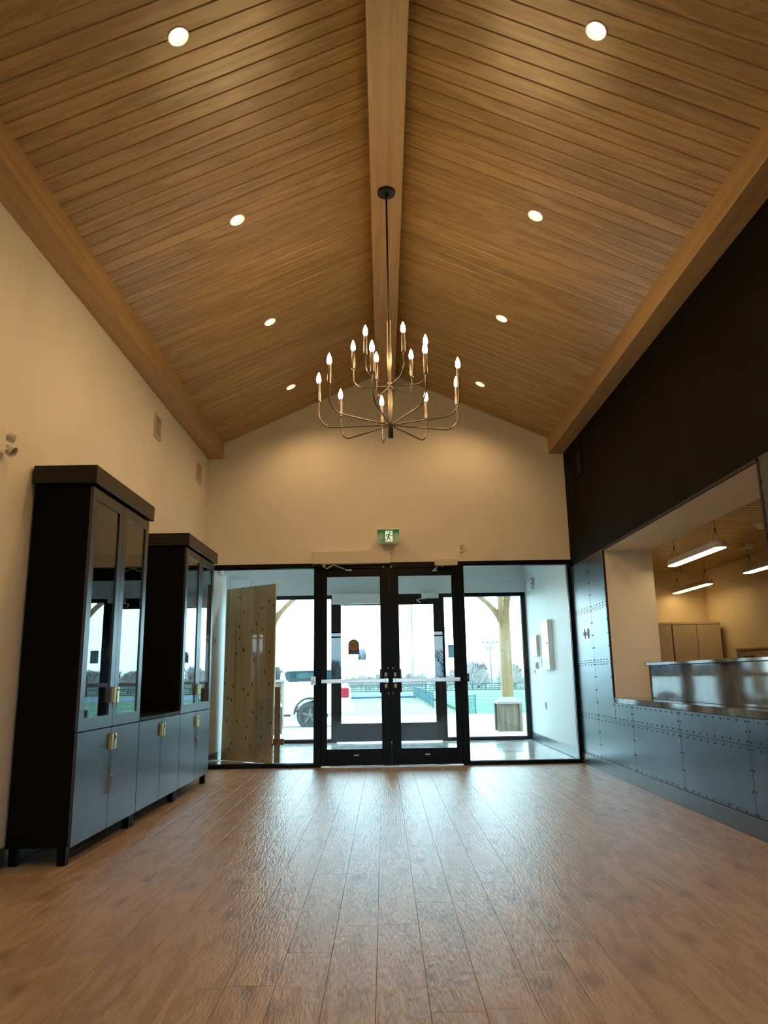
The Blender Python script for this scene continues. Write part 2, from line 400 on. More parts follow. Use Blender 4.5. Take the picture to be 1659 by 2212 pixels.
# ceiling ----------------------------------------------------------
cm = MB()
for s in (-1, 1):
    xe = XL - .25 if s < 0 else XR + .6
    cm.prism([(XC, ZR + .075), (xe, zc(xe) + .075), (xe, zc(xe) + .20), (XC, ZR + .20)], 'Y', YB - .2, D + .2)
ce = cm.build('ceiling', M_plank)
tag(ce, 'vaulted ceiling of brown stained tongue and groove boards', 'ceiling', kind='structure')
ang = math.atan(SL); CP = .1235
LIGHT_Y = [3.552, 5.28, 7.012, 8.755]; LX = {-1: -1.085, 1: 1.235}
def slope_matrix(side, xx, yy):
    """local x up the slope towards the ridge, local z the inward normal (down)"""
    e1 = Vector((-side * math.cos(ang), 0, math.sin(ang))); n = Vector((-side * math.sin(ang), 0, -math.cos(ang)))
    e2 = n.cross(e1); m = Matrix((e1, e2, n)).transposed().to_4x4(); m.translation = (xx, yy, zc(xx)); return m
for s in (-1, 1):
    xin = XC + s * .12; xout = (XL + .19) if s < 0 else (XR - .18)
    Ls = abs(xout - xin) / math.cos(ang); xm = (xin + xout) / 2
    g, ch, t = .0006, .006, .02
    pl = MB().prism([(-CP / 2 + g, -t), (CP / 2 - g, -t), (CP / 2 - g, -ch), (CP / 2 - g - ch, 0), (-CP / 2 + g + ch, 0), (-CP / 2 + g, -ch)], 'X', -Ls / 2, Ls / 2)
    me = mesh_of(pl, 'ceiling_board', M_plank)
    yy = D - CP / 2
    while yy > 3.2:
        m = slope_matrix(s, xm, yy)
        o = bpy.data.objects.new('ceiling_board', me); COL.objects.link(o); o.parent = ce
        # board mesh lies below the slab: its local z points down into the room
        o.matrix_local = Matrix.Translation(-WO[ce.name]) @ m
        for ly in LIGHT_Y:
            if abs(ly - yy) < CP / 2 + .068:
                # cut the lamp hole through this board
                lm = slope_matrix(s, LX[s], ly)
                cb = MB().lathe([(.058, -.06), (.058, .03)], None, 32, lm)
                cme = bpy.data.meshes.new('cut'); cme.from_pydata(cb.v, [], cb.f); cme.update()
                co = bpy.data.objects.new('cut', cme); COL.objects.link(co)
                md = o.modifiers.new('hole', 'BOOLEAN'); md.operation = 'DIFFERENCE'; md.object = co; md.solver = 'EXACT'
                bpy.context.view_layer.update()
                dg = bpy.context.evaluated_depsgraph_get()
                nm = bpy.data.meshes.new_from_object(o.evaluated_get(dg)); o.modifiers.clear(); o.data = nm; nm.name = 'ceiling_board_cut'
                bpy.data.objects.remove(co); bpy.data.meshes.remove(cme)
        yy -= CP
    # boards further back, above and behind the viewer
    rb2 = MB().prism([(xin, zc(xin)), (xout, zc(xout)), (xout, zc(xout) + .02), (xin, zc(xin) + .02)], 'Y', YB, yy + CP / 2)
    rb2.build('rear_boarding', M_plank, ce)

def beam(name, poly, label):
    o = MB().prism(poly, 'Y', YB, D).build(name, M_beam, bevel=.004)
    return tag(o, label, 'beam', kind='structure')
xi = XL + .202
beam('trim_1', [(XL, 3.891), (xi, 3.891), (xi, zc(xi) - .0005), (XL, zc(XL))], 'boxed wooden beam along the top of the off-white wall')
xi = XR - .195
beam('trim_2', [(XR, 3.891), (xi, 3.891), (xi, zc(xi) - .0005), (XR, zc(XR))], 'boxed wooden beam along the top of the black wall')
beam('trim_3', [(-.047, 4.783), (.203, 4.783), (.203, zc(.203) + .01), (XC, ZR + .01), (-.047, zc(-.047) + .01)], 'boxed wooden ridge beam that carries the chandelier')

# recessed downlights ----------------------------------------------
ordn = ['nearest the viewer', 'second from the viewer', 'third from the viewer', 'farthest, above the entrance']
def downlight(s, ly, label, group, cut=True):
    lm = slope_matrix(s, LX[s], ly)
    t = thing('recessed_downlight', lm.translation, label, 'ceiling light', group)
    MB().lathe([(.0645, .0), (.0645, .003), (.060, .005), (.0565, .004), (.0565, 0)], None, 36, lm, False).build('trim_ring', M_whitepl, t, smooth=True)
    if cut:
        MB().lathe([(.0565, .002), (.053, -.015), (.036, -.048), (.036, -.052), (.0575, -.052), (.0575, .002)], None, 36, lm, False).build('baffle', M_baffle, t, smooth=True)
        z0 = -.05
    else: z0 = .001
    MB().lathe([(.036, z0 - .004), (.036, z0 + .001)], None, 28, lm).build('lens', M_disc, t)
    ld = bpy.data.lights.new('downlight_lamp', 'SPOT'); ld.energy = DOWN_W; ld.color = WARM; ld.spot_size = math.radians(150); ld.spot_blend = .7; ld.shadow_soft_size = .04
    lo = bpy.data.objects.new('downlight_lamp', ld); COL.objects.link(lo); lo.parent = t
    n = lm.to_3x3() @ Vector((0, 0, 1)); aim = (n * .5 + Vector((0, 0, -1)) * .5).normalized()
    lo.location = n * .012; lo.rotation_euler = aim.to_track_quat('-Z', 'Y').to_euler()
for s in (-1, 1):
    side = 'off-white wall' if s < 0 else 'black wall'
    for k, ly in enumerate(LIGHT_Y):
        downlight(s, ly, 'round recessed downlight on the slope above the %s, %s' % (side, ordn[k]), 'recessed downlights in the vault')
    for k, ly in enumerate((1.82, .09)):
        downlight(s, ly, 'recessed downlight out of frame above the %s, %s' % (side, ('overhead', 'behind the viewer')[k]), 'recessed downlights behind the viewer over the %s' % side, cut=False)

# chandelier -------------------------------------------------------
CX, CY = .077, 5.29
ch_ = thing('chandelier', (CX, CY, 2.76), 'two-tier bronze chandelier with fifteen lit candle bulbs hanging from the ridge beam', 'chandelier')
MB().lathe([(.069, 4.760), (.070, 4.764), (.070, 4.7825)], (CX, CY, 0), 40).build('canopy', M_blackmetal, ch_, smooth=True)
MB().lathe([(.012, 4.735), (.020, 4.748), (.022, 4.761)], (CX, CY, 0), 20).build('canopy_collar', M_blackmetal, ch_, smooth=True)
MB().lathe([(.0075, 3.68), (.0075, 4.74)], (CX, CY, 0), 12).build('rod', M_blackmetal, ch_, smooth=True)
MB().lathe([(.0165, 2.82), (.0165, 3.68), (.013, 3.692), (.0075, 3.697)], (CX, CY, 0), 20).build('stem', M_nickel, ch_, smooth=True)
MB().lathe([(.0165, 2.757), (.0185, 2.761), (.0185, 2.875), (.0165, 2.88)], (CX, CY, 0), 20).build('lower_hub', M_blackmetal, ch_, smooth=True)
MB().lathe([(.0165, 3.135), (.020, 3.14), (.020, 3.18), (.0165, 3.185)], (CX, CY, 0), 20).build('upper_hub', M_nickel, ch_, smooth=True)
def arm(a, R, zh, zc0):
    ca, sa = math.cos(a), math.sin(a); rb_ = .11 if R > .4 else .085
    pts = [(CX + ca * .012, CY + sa * .012, zh), (CX + ca * (R - rb_), CY + sa * (R - rb_), zh)]
    for k in range(1, 8):
        t = k / 8 * PI / 2
        rr = R - rb_ + rb_ * math.sin(t); pts.append((CX + ca * rr, CY + sa * rr, zh + rb_ * (1 - math.cos(t))))
    pts += [(CX + ca * R, CY + sa * R, zh + rb_), (CX + ca * R, CY + sa * R, zc0 + .002)]
    am = MB().tube(pts, .0052, 8).build('arm', M_nickel, ch_, smooth=True)
    c = (CX + ca * R, CY + sa * R, zc0)
    MB().lathe([(.006, 0), (.014, .004), (.0135, .145), (.011, .148)], c, 14).build('candle_sleeve', M_nickel, am, smooth=True)
    MB().lathe([(.009, .148), (.0165, .163), (.0175, .178), (.0145, .200), (.008, .220), (.002, .234), (0, .235)], c, 14).build('bulb', M_bulb, am, smooth=True)
for k in range(9): arm(math.radians(16.5 + 40 * k), .53, 2.856, 3.055)
for k in range(6): arm(math.radians(51 + 60 * k), .274, 3.16, 3.315)

# ------------------------------------------------------------------ glazed entrance (inner screen)
YI = D + .02      # frame zone D+.02 .. D+.12 ; face close to the wall plane
def fbox(mb, x0, x1, z0, z1, y0, y1): return mb.box(x0, x1, y0, y1, z0, z1)
def window(name, x0, x1, z0, z1, y0, y1, l, r, b, t, label):
    """sidelight: frame members and one pane"""
    w = thing(name, ((x0 + x1) / 2, y0, z0), label, 'window', kind='structure')
    B(x0, x0 + l, y0, y1, z0, z1).build('mullion', M_alu, w, bevel=.003)
    B(x1 - r, x1, y0, y1, z0, z1).build('mullion', M_alu, w, bevel=.003)
    B(x0 + l, x1 - r, y0, y1, z0, z0 + b).build('bottom_rail', M_alu, w, bevel=.003)
    B(x0 + l, x1 - r, y0, y1, z1 - t, z1).build('head_rail', M_alu, w, bevel=.003)
    ym = (y0 + y1) / 2
    B(x0 + l - .008, x1 - r + .008, ym - .003, ym + .003, z0 + b - .008, z1 - t + .008).build('pane', M_glass, w)
    gs = MB(); e = .006
    for (p, q, u, v) in ((x0 + l, x0 + l + e, z0 + b, z1 - t), (x1 - r - e, x1 - r, z0 + b, z1 - t), (x0 + l, x1 - r, z0 + b, z0 + b + e), (x0 + l, x1 - r, z1 - t - e, z1 - t)):
        gs.box(p, q, ym - .014, ym - .004, u, v)
    gs.build('glazing_bead', M_chrome if name in ('window_2',) else M_alu, w)
    return w
FY0, FY1 = D - .005, D + .11
window('window_1', XL + .005, -.783, 0, 2.485, FY0, FY1, .06, .085, .045, .058, 'left sidelight of the inner entrance screen, partly behind the cabinets')
window('window_2', .95, XR - .002, 0, 2.485, FY0, FY1, .08, .047, .045, .058, 'right sidelight of the inner entrance screen, beside the riveted wall')
tag(B(-.783, .95, FY0, FY1, 2.415, 2.485).build('trim_5', M_alu, bevel=.003), 'black head rail above the inner double doors', 'door head', kind='structure')

def door(name, x0, x1, y0, hinge, label, z1=2.4135, bot=.2, top=.0985, hs=.07, ms=.112, dy=.045, inner=True):
    """glazed leaf; hinge 'L' or 'R'; meeting stile on the other side"""
    d = thing(name, ((x0 + x1) / 2, y0, 0), label, 'door', kind='structure')
    l, r = (hs, ms) if hinge == 'L' else (ms, hs)
    B(x0, x0 + l, y0, y0 + dy, .012, z1).build('stile', M_alu, d, bevel=.003)
    B(x1 - r, x1, y0, y0 + dy, .012, z1).build('stile', M_alu, d, bevel=.003)
    B(x0 + l, x1 - r, y0, y0 + dy, .012, bot).build('bottom_rail', M_alu, d, bevel=.003)
    B(x0 + l, x1 - r, y0, y0 + dy, z1 - top, z1).build('top_rail', M_alu, d, bevel=.003)
    B(x0 + l - .006, x1 - r + .006, y0 + dy / 2 - .003, y0 + dy / 2 + .003, bot - .006, z1 - top + .006).build('pane', M_glass, d)
    gb = MB()
    for (p, q, u, v) in ((x0 + l, x0 + l + .005, bot, z1 - top), (x1 - r - .005, x1 - r, bot, z1 - top), (x0 + l, x1 - r, bot, bot + .005), (x0 + l, x1 - r, z1 - top - .005, z1 - top)):
        gb.box(p, q, y0 + .004, y0 + dy / 2 - .004, u, v)
    gb.build('glazing_bead', M_alu, d)
    if inner:
        xm = x1 - ms / 2 if hinge == 'L' else x0 + ms / 2          # middle of the meeting stile
        sg = 1 if hinge == 'L' else -1
        xe = x0 + .006 if hinge == 'L' else x1 - .006              # far end of the bar
        pb = B(min(xm, xe), max(xm, xe), y0 - .055, y0 - .022, .990, 1.037).build('push_bar', M_chrome, d, bevel=.005, seg=2)
        MB().box(min(xe, xe + sg * .05), max(xe, xe + sg * .05), y0 - .05, y0 - .001, .992, 1.035).build('end_bracket', M_chrome, pb, bevel=.003)
        MB().box(min(xm - .03, xm + .03), max(xm - .03, xm + .03), y0 - .05, y0 - .001, .985, 1.042).build('latch_case', M_chrome, pb, bevel=.004)
        for zz in (1.06, .925):
            MB().lathe([(.017, 0), (.019, .004), (.019, .044), (.016, .048)], (xm, y0 - .025, zz), 16).build('latch_barrel', M_chrome, pb, smooth=True)
        # outside pull seen through the glass
        px0 = xm - sg * .068
        B(px0 - .012, px0 + .012, y0 + dy, y0 + dy + .045, .865, 1.155).build('pull_handle', M_blackmetal, d, bevel=.009, seg=2)
        for zz in (1.163, .858):
            m = Matrix.Translation((xm + sg * .028, y0 + .002, zz)) @ Matrix.Rotation(PI / 2, 4, 'X')
            MB().lathe([(.0085, 0), (.008, .004), (.005, .006)], None, 12, m).build('bolt_cap', M_whitepl, d)
        B((x0 + x1) / 2 - .03, (x0 + x1) / 2 + .03, y0 - .0015, y0 + .002, .125, .14).build('maker_plate', M_whitepl, d)
    return d
DY0 = D + .02
d1 = door('door_1', -.782, .0815, DY0, 'L', 'left leaf of the inner black glazed double doors')
d2 = door('door_2', .0825, .949, DY0, 'R', 'right leaf of the inner black glazed double doors')
tag(B(-.783, .95, D - .03, D + .12, -.004, .009).build('trim_6', M_chrome, bevel=.003), 'metal threshold under the inner double doors', 'threshold', kind='structure')

# door operators
def arm_set(parent, pts, r=.006):
    MB().tube(pts, r, 8).build('lever_arm', M_chrome, parent, smooth=True)
op = thing('door_operator', (-.386, D, 2.455), 'long cream automatic door operator above the left inner door', 'door operator')
B(-.873, .103, D - .115, D - .006, 2.462, 2.62).build('cover', M_creamal, op, bevel=.003)
B(-.875, -.79, D - .11, D - .01, 2.448, 2.461).build('end_plate', M_blackmetal, op)
MB().lathe([(.022, 2.425), (.024, 2.461)], (-.735, D - .06, 0), 16).build('spindle', M_chrome, op, smooth=True)
arm_set(op, [(-.735, D - .06, 2.432), (-.70, D - .09, 2.405), (-.62, D - .13, 2.445)], .008)
arm_set(op, [(-.62, D - .13, 2.445), (-.53, D - .07, 2.42), (-.44, D - .01, 2.395)], .006)
B(-.47, -.39, D - .012, D + .02, 2.385, 2.40).build('arm_shoe', M_chrome, op, bevel=.002)
op2 = thing('door_closer', (.81, D, 2.425), 'short cream door closer above the right inner door', 'door closer')
B(.666, .952, D - .09, D - .006, 2.425, 2.503).build('cover', M_creamal, op2, bevel=.003)
arm_set(op2, [(.71, D - .05, 2.425), (.68, D - .10, 2.395), (.655, D - .02, 2.372)], .007)
arm_set(op2, [(.69, D - .11, 2.425), (.73, D - .13, 2.418), (.765, D - .10, 2.40)], .006)
B(.635, .70, D - .014, D + .02, 2.362, 2.377).build('arm_shoe', M_chrome, op2, bevel=.002)
for k, xx in enumerate((.015, .115)):
    o = MB().lathe([(.008, -.022), (.011, -.018), (.011, .008)], (xx, D - .02, 2.43), 12).build('door_contact', M_chrome, smooth=True)
    tag(o, 'small steel door contact above the %s side of the meeting stiles' % ('left', 'right')[k], 'door contact', 'door contacts')

# exit sign
YS = 9.44
es = thing('exit_sign', (.08, YS, 2.72), 'green running-man exit sign above the inner double doors', 'exit sign')
k = 9.44 / 9.6
def sc(xv, zv): return (xv * k, CAM_H + (zv - CAM_H) * k)
x0s, z1s = sc(-.064, 2.92); x1s, z0s = sc(.229, 2.73)
B(x0s, x1s, YS, YS + .045, z0s, z1s).build('housing', M_whitepl, es, bevel=.004)
hb = MB(); hv = []
for (yy, xa, xb, za, zb) in ((YS + .045, x0s + .01, x1s - .01, z0s + .01, z1s - .01), (D, x0s + .06, x1s - .06, z0s + .0, z1s - .06)):
    hv += [(xa, yy, za), (xb, yy, za), (xb, yy, zb), (xa, yy, zb)]
hb.add(hv, [(0, 1, 2, 3), (7, 6, 5, 4), (0, 4, 5, 1), (1, 5, 6, 2), (2, 6, 7, 3), (3, 7, 4, 0)]); hb.build('mount', M_whitepl, es)
fx0, fx1, fz0, fz1 = x0s + .008, x1s - .008, z0s + .014, z1s - .008
fp = B(fx0, fx1, YS - .002, YS + .001, fz0, fz1).build('face_panel', M_green, es)
W, H = fx1 - fx0, fz1 - fz0
def sx(u): return fx0 + u * W
def sz(v): return fz0 + v * H
B(sx(.36), sx(.70), YS - .003, YS - .001, sz(.06), sz(.90)).build('doorway', M_signw, fp)
man = MB()
def limb(pts, w):
    for (a, b) in zip(pts[:-1], pts[1:]):
        a = Vector((sx(a[0]), sz(a[1]))); b = Vector((sx(b[0]), sz(b[1]))); d = (b - a).normalized(); n = Vector((-d.y, d.x)) * w
        a2 = a - d * w * .7; b2 = b + d * w * .7
        man.prism([tuple(a2 + n), tuple(b2 + n), tuple(b2 - n), tuple(a2 - n)], 'Y', YS - .0045, YS - .003)
man.lathe([(.010, 0), (.010, .0015)], None, 14, Matrix.Translation((sx(.575), YS - .003, sz(.78))) @ Matrix.Rotation(PI / 2, 4, 'X'))
limb([(.545, .62), (.50, .40)], .010)
limb([(.56, .60), (.62, .50), (.70, .54)], .0045); limb([(.53, .62), (.44, .60), (.41, .48)], .0045)
limb([(.50, .38), (.58, .30), (.61, .12)], .0058); limb([(.50, .38), (.46, .22), (.36, .22)], .0058)
man.build('running_figure', M_green, fp)

sd = thing('wall_sensor', (1.013, D, 2.6), 'small white sensor on the gable wall above the right sidelight', 'sensor')
B(.996, 1.03, D - .03, D, 2.60, 2.705).build('housing', M_whitepl, sd, bevel=.004)
for q in range(3): B(1.0, 1.026, D - .033, D - .029, 2.63 + q * .022, 2.64 + q * .022).build('lens_bar', M_grey, sd)

# switch boxes on the mullions
kb = thing('door_push_plate', (-.87, FY0, .97), 'steel wheelchair push plate on the left door mullion', 'push plate')
B(-.905, -.84, FY0 - .03, FY0 - .0005, .97, 1.078).build('plate', M_chrome, kb, bevel=.003)
sy = MB(); yy = FY0 - .0315
mR = Matrix.Translation((-.875, yy, 1.015)) @ Matrix.Rotation(PI / 2, 4, 'X')
for q in range(14):
    a0, a1 = PI * .75 + q / 14 * PI * 1.35, PI * .75 + (q + 1) / 14 * PI * 1.35
    sy.prism([(-.875 + rr * math.cos(a), 1.012 + rr * math.sin(a)) for rr, a in ((.014, a0), (.018, a0), (.018, a1), (.014, a1))], 'Y', yy, yy + .0014)
sy.box(-.878, -.873, yy, yy + .0014, 1.012, 1.038); sy.box(-.878, -.862, yy, yy + .0014, 1.012, 1.016); sy.box(-.865, -.860, yy, yy + .0014, .998, 1.014)
sy.lathe([(.0045, 0), (.0045, .0014)], None, 10, Matrix.Translation((-.8755, yy + .0014, 1.046)) @ Matrix.Rotation(PI / 2, 4, 'X'))
sy.build('wheelchair_symbol', M_dark, kb)
kb2 = thing('door_switch', (1.03, FY0, .97), 'black switch box on the right door mullion', 'switch')
B(1.012, 1.048, FY0 - .045, FY0 - .0005, .985, 1.08).build('housing', M_blackmetal, kb2, bevel=.003)
B(1.018, 1.042, FY0 - .048, FY0 - .045, 1.02, 1.06).build('button', M_grey, kb2)

# stickers on the glass
def tomb(cx, z0, w, h, y, t):
    """tombstone outline"""
    r = w / 2; p = [(cx - r, z0), (cx + r, z0)]
    for q in range(13):
        a = PI * q / 12; p.append((cx + r * math.cos(a), z0 + h - r + r * math.sin(a)))
    return MB().prism(p, 'Y', y, y + t)
gy = DY0 + .0225 - .0042
st = tomb(-.374, 1.338, .14, .186, gy, .001).build('sticker', M_stkdark, d1); st['label'] = 'gold and blue round-topped sticker'
mm = Matrix.Translation((-.374, gy, 1.445)) @ Matrix.Rotation(PI / 2, 4, 'X')
MB().lathe([(.062, 0), (.062, .0006)], None, 30, mm).build('gold_disc', M_gold, st)
B(-.436, -.312, gy - .0006, gy, 1.345, 1.372).build('blue_band', M_stkblue, st)
for q, (u0, u1) in enumerate(((.035, 1.47), (.045, 1.447), (.03, 1.425))):
    B(-.374 - u0, -.374 + u0, gy - .0012, gy - .0006, u1, u1 + .007).build('print_line', M_stkdark, st)

# ------------------------------------------------------------------ vestibule
D2 = 13.1; VXR, VXL = 2.46, -2.25; VZ = 3.1
tag(B(-3.4, VXR + .15, D + .05, D2 + .1, -.12, -.004).build('vestibule_floor', M_conc), 'polished concrete floor of the entrance vestibule', 'floor', kind='structure')
tag(B(-3.4, VXR + .15, D + .15, D2 + .15, VZ, VZ + .1).build('vestibule_ceiling', M_vest), 'plain ceiling of the entrance vestibule', 'ceiling', kind='structure')
tag(B(VXR, VXR + .15, D + .15, D2 + .15, -.1, VZ).build('wall_vestibule_right', M_vest), 'pale vestibule wall that carries the white panels', 'wall', kind='structure')
vl = MB(); vl.box(VXL - .9, VXL, D + .15, 10.9, -.1, VZ); vl.box(-3.4, -3.25, 10.9, D2 + .15, -.1, VZ)
tag(vl.build('wall_vestibule_left', M_vest), 'pale vestibule wall behind the plywood sheet', 'wall', kind='structure')
tag(B(-3.4, VXR + .15, D2, D2 + .15, 2.45, VZ).build('wall_vestibule_far', M_vest), 'pale wall above the outer entrance screen', 'wall', kind='structure')
tag(B(-3.4, -2.42, D2, D2 + .15, -.1, 2.45).build('wall_vestibule_corner', M_vest), 'pale wall left of the outer entrance screen', 'wall', kind='structure')
tag(B(VXR - .014, VXR, D + .12, D2, 0, .125).build('baseboard_vestibule_right', M_base, bevel=.002), 'dark base strip on the right vestibule wall', 'baseboard', kind='structure')
tag(B(VXL, VXL + .014, D + .12, 10.9, 0, .125).build('baseboard_vestibule_left', M_base, bevel=.002), 'dark base strip on the left vestibule wall', 'baseboard', kind='structure')

for k, xx in enumerate((-.75, .9)):  # out-of-view lamps added because daylight alone leaves the vestibule too dark
    t = thing('vestibule_fill_light', (xx, 10.45, VZ), 'added out-of-view fill lamp over the %s half of the vestibule' % ('left', 'right')[k], 'ceiling light', 'added vestibule fill lamps')
    MB().lathe([(.075, VZ - .006), (.085, VZ - .005), (.085, VZ - .0005)], (xx, 10.45, 0), 28).build('trim_ring', M_whitepl, t)
    MB().lathe([(.068, VZ - .009), (.068, VZ - .006)], (xx, 10.45, 0), 24).build('lens', mat('fill_lens_glow', (1, 1, 1), .3, emit=(.9, 1, .95), es=8), t)
    ld = bpy.data.lights.new('vestibule_fill_lamp', 'SPOT'); ld.energy = VEST_W; ld.color = (1.0, .98, .86); ld.spot_size = math.radians(165); ld.spot_blend = .8; ld.shadow_soft_size = .07
    lo = bpy.data.objects.new('vestibule_fill_lamp', ld); COL.objects.link(lo); lo.parent = t; lo.location = (0, 0, -.02)
window('window_3', -2.42, -.80, 0, 2.45, D2, D2 + .11, .07, .09, .055, .06, 'left sidelight of the outer entrance screen, behind the plywood sheet')
w4 = window('window_4', .955, 2.45, 0, 2.45, D2, D2 + .11, .09, .07, .055, .06, 'right sidelight of the outer entrance screen with the timber post outside')
tag(B(-.80, .955, D2, D2 + .11, 2.39, 2.45).build('trim_7', M_alu, bevel=.003), 'black head rail above the outer double doors', 'door head', kind='structure')
d3 = door('door_3', -.799, .0768, D2 + .02, 'L', 'left leaf of the outer black glazed double doors', z1=2.389, bot=.30, top=.115, hs=.07, ms=.11, inner=False)
d4 = door('door_4', .0778, .954, D2 + .02, 'R', 'right leaf of the outer black glazed double doors', z1=2.389, bot=.30, top=.115, hs=.085, ms=.11, inner=False)
for dd, xa, xb in ((d3, -.72, .0), (d4, .16, .94)):
    o = B(xa, xb, D2 - .05, D2 - .02, .985, 1.03).build('push_bar', M_chrome, dd, bevel=.004); o['label'] = 'satin steel push bar'
    for xx in (xa, xb - .05): B(xx, xx + .05, D2 - .022, D2 + .02, .987, 1.028).build('bracket', M_chrome, o)
oo = thing('door_operator', (-.39, D2, 2.28), 'long pale automatic door operator above the left outer door', 'door operator')
B(-.87, .08, D2 - .11, D2 - .004, 2.285, 2.455).build('cover', M_creamal, oo, bevel=.003)
arm_set(oo, [(-.75, D2 - .05, 2.285), (-.66, D2 - .12, 2.255), (-.5, D2 - .01, 2.27)], .006)
oc = thing('door_closer', (.81, D2, 2.36), 'short pale door closer above the right outer door', 'door closer')
B(.664, .956, D2 - .09, D2 - .004, 2.366, 2.452).build('cover', M_creamal, oc, bevel=.003)
arm_set(oc, [(.76, D2 - .05, 2.366), (.60, D2 - .10, 2.345), (.575, D2 - .11, 2.34), (.64, D2 - .01, 2.30)], .006)
gy2 = D2 + .02 + .0225 - .0042
s2 = tomb(-.37, 1.346, .135, .185, gy2, .001).build('sticker', M_stkpale, d3); s2['label'] = 'pale blue reflection of the round-topped sticker, built as a copy'  # stands in for the first sticker's reflection in the outer glass
B(-.438, -.40, gy2 - .0006, gy2, 1.346, 1.46).build('dark_band', M_stkdark, s2)
nts = B(1.10, 1.24, D2 + .046, D2 + .050, 1.36, 1.57).build('notice', M_stkpale, w4)
nts['label'] = 'pale blue notice on the glass'
B(1.10, 1.24, D2 + .0445, D2 + .046, 1.55, 1.57).build('notice_band', M_stkblue, nts)

# items on the vestibule walls
pn = thing('wall_panel', (VXR, 11.47, 1.12), 'tall framed white alarm panel on the right vestibule wall', 'alarm panel')
B(VXR - .06, VXR, 11.16, 11.78, 1.12, 1.84).build('case', M_whitepl, pn, bevel=.004)
fdoor = MB(); fdoor.box(VXR - .068, VXR - .06, 11.16, 11.78, 1.12, 1.17); fdoor.box(VXR - .068, VXR - .06, 11.16, 11.78, 1.79, 1.84)
fdoor.box(VXR - .068, VXR - .06, 11.16, 11.21, 1.17, 1.79); fdoor.box(VXR - .068, VXR - .06, 11.73, 11.78, 1.17, 1.79)
fdoor.build('door_frame', M_whitepl, pn)
B(VXR - .064, VXR - .0605, 11.21, 11.73, 1.30, 1.79).build('door_glass', mat('panel_glass', (.45, .62, .62), .08, spec=.8), pn)
MB().tube([(VXR - .06, 11.2, 1.5), (VXR - .10, 11.2, 1.5)], .006, 8).build('key', M_blackmetal, pn)
bx = thing('wall_cabinet', (VXR - .05, 12.1, 1.33), 'boxy pale wall cabinet beyond the framed alarm panel', 'wall cabinet')
B(VXR - .10, VXR, 11.84, 12.36, 1.33, 1.655).build('case', M_whitepl, bx, bevel=.004)
B(VXR - .105, VXR - .10, 11.86, 12.34, 1.35, 1.635).build('door', mat('pale_blue_grey', (.42, .52, .62), .3), bx, bevel=.002)
o = thing('key_reader', (VXR, 12.37, 1.14), 'small dark reader below the boxy wall cabinet', 'reader')
B(VXR - .03, VXR, 12.33, 12.42, 1.14, 1.25).build('case', M_whitepl, o, bevel=.003); B(VXR - .034, VXR - .03, 12.335, 12.38, 1.15, 1.24).build('face', M_grey, o)
o = thing('wall_switch', (VXR, 12.6, 1.05), 'slim white switch plate lowest of the vestibule controls', 'switch')
B(VXR - .008, VXR, 12.56, 12.64, 1.045, 1.16).build('plate', M_whitepl, o, bevel=.002); B(VXR - .016, VXR - .008, 12.59, 12.61, 1.08, 1.12).build('toggle', M_grey, o)
o = thing('wall_outlet', (VXR, 11.9, .535), 'outlet plate low on the right vestibule wall', 'outlet')
B(VXR - .012, VXR, 11.86, 11.935, .535, .645).build('plate', M_whitepl, o, bevel=.002); B(VXR - .014, VXR - .012, 11.875, 11.92, .55, .63).build('sockets', M_grey, o)

def emergency(base, nrm, along, label, heads=2):
    """twin-head emergency light on a wall; nrm out of the wall, along = horizontal axis towards the heads"""
    t = thing('emergency_light', base, label, 'emergency light')
    b0 = Vector(base); n = Vector(nrm); al = Vector(along); up = Vector((0, 0, 1))
    F = Matrix((al, n, up)).transposed().to_4x4(); F.translation = b0
    def bx(*a): return MB().box(*a).xf(F)
    bx(-.16, .05, 0, .055, -.09, .09).build('battery_case', M_whitepl, t, bevel=.012, seg=2)
    for sgn, aim in ((1, Vector((.35, .55, -.15))), (-1, Vector((.0, .8, -.5)))):
        c = Vector((.115, .05, .042 * sgn)); aim = aim.normalized()
        MB().tube([(.045, .03, .045 * sgn), (.06, .035, .045 * sgn), (.085, .042, .043 * sgn)], [.018, .016, .007], 12).xf(F).build('swivel', M_whitepl, t, smooth=True)
        R = aim.to_track_quat('Z', 'Y').to_matrix().to_4x4(); R.translation = c
        hd = MB().lathe([(.012, -.035), (.026, -.028), (.034, -.005), (.036, .022), (.033, .024), (.026, .012)], None, 24, R).xf(F).build('lamp_head', M_whitepl, t, smooth=True)
        MB().lathe([(.026, .010), (.024, .014), (.012, .018), (0, .019)], None, 20, R).xf(F).build('lens', M_chrome, hd, smooth=True)
    return t
emergency((XL, 4.25, 2.462), (1, 0, 0), (0, 1, 0), 'twin-head emergency light on the off-white wall, cut by the frame edge')
emergency((VXL, 10.45, 2.56), (1, 0, 0), (0, 1, 0), 'twin-head emergency light on the vestibule wall above the plywood')
emergency((VXR, 12.42, 2.50), (-1, 0, 0), (0, -1, 0), 'twin-head emergency light high on the right vestibule wall')
tag(B(-2.62, -2.28, D2 - .03, D2, 2.50, 2.74).build('access_panel', M_whitepl, bevel=.003), 'flat square access panel on the wall above the plywood', 'access panel')
o = thing('wall_switch', (VXL, 10.25, 1.55), 'slim white wall plate left of the plywood sheet', 'switch')
B(VXL, VXL + .008, 10.22, 10.29, 1.50, 1.62).build('plate', M_whitepl, o, bevel=.002); B(VXL + .008, VXL + .014, 10.245, 10.265, 1.54, 1.58).build('toggle', M_grey, o)

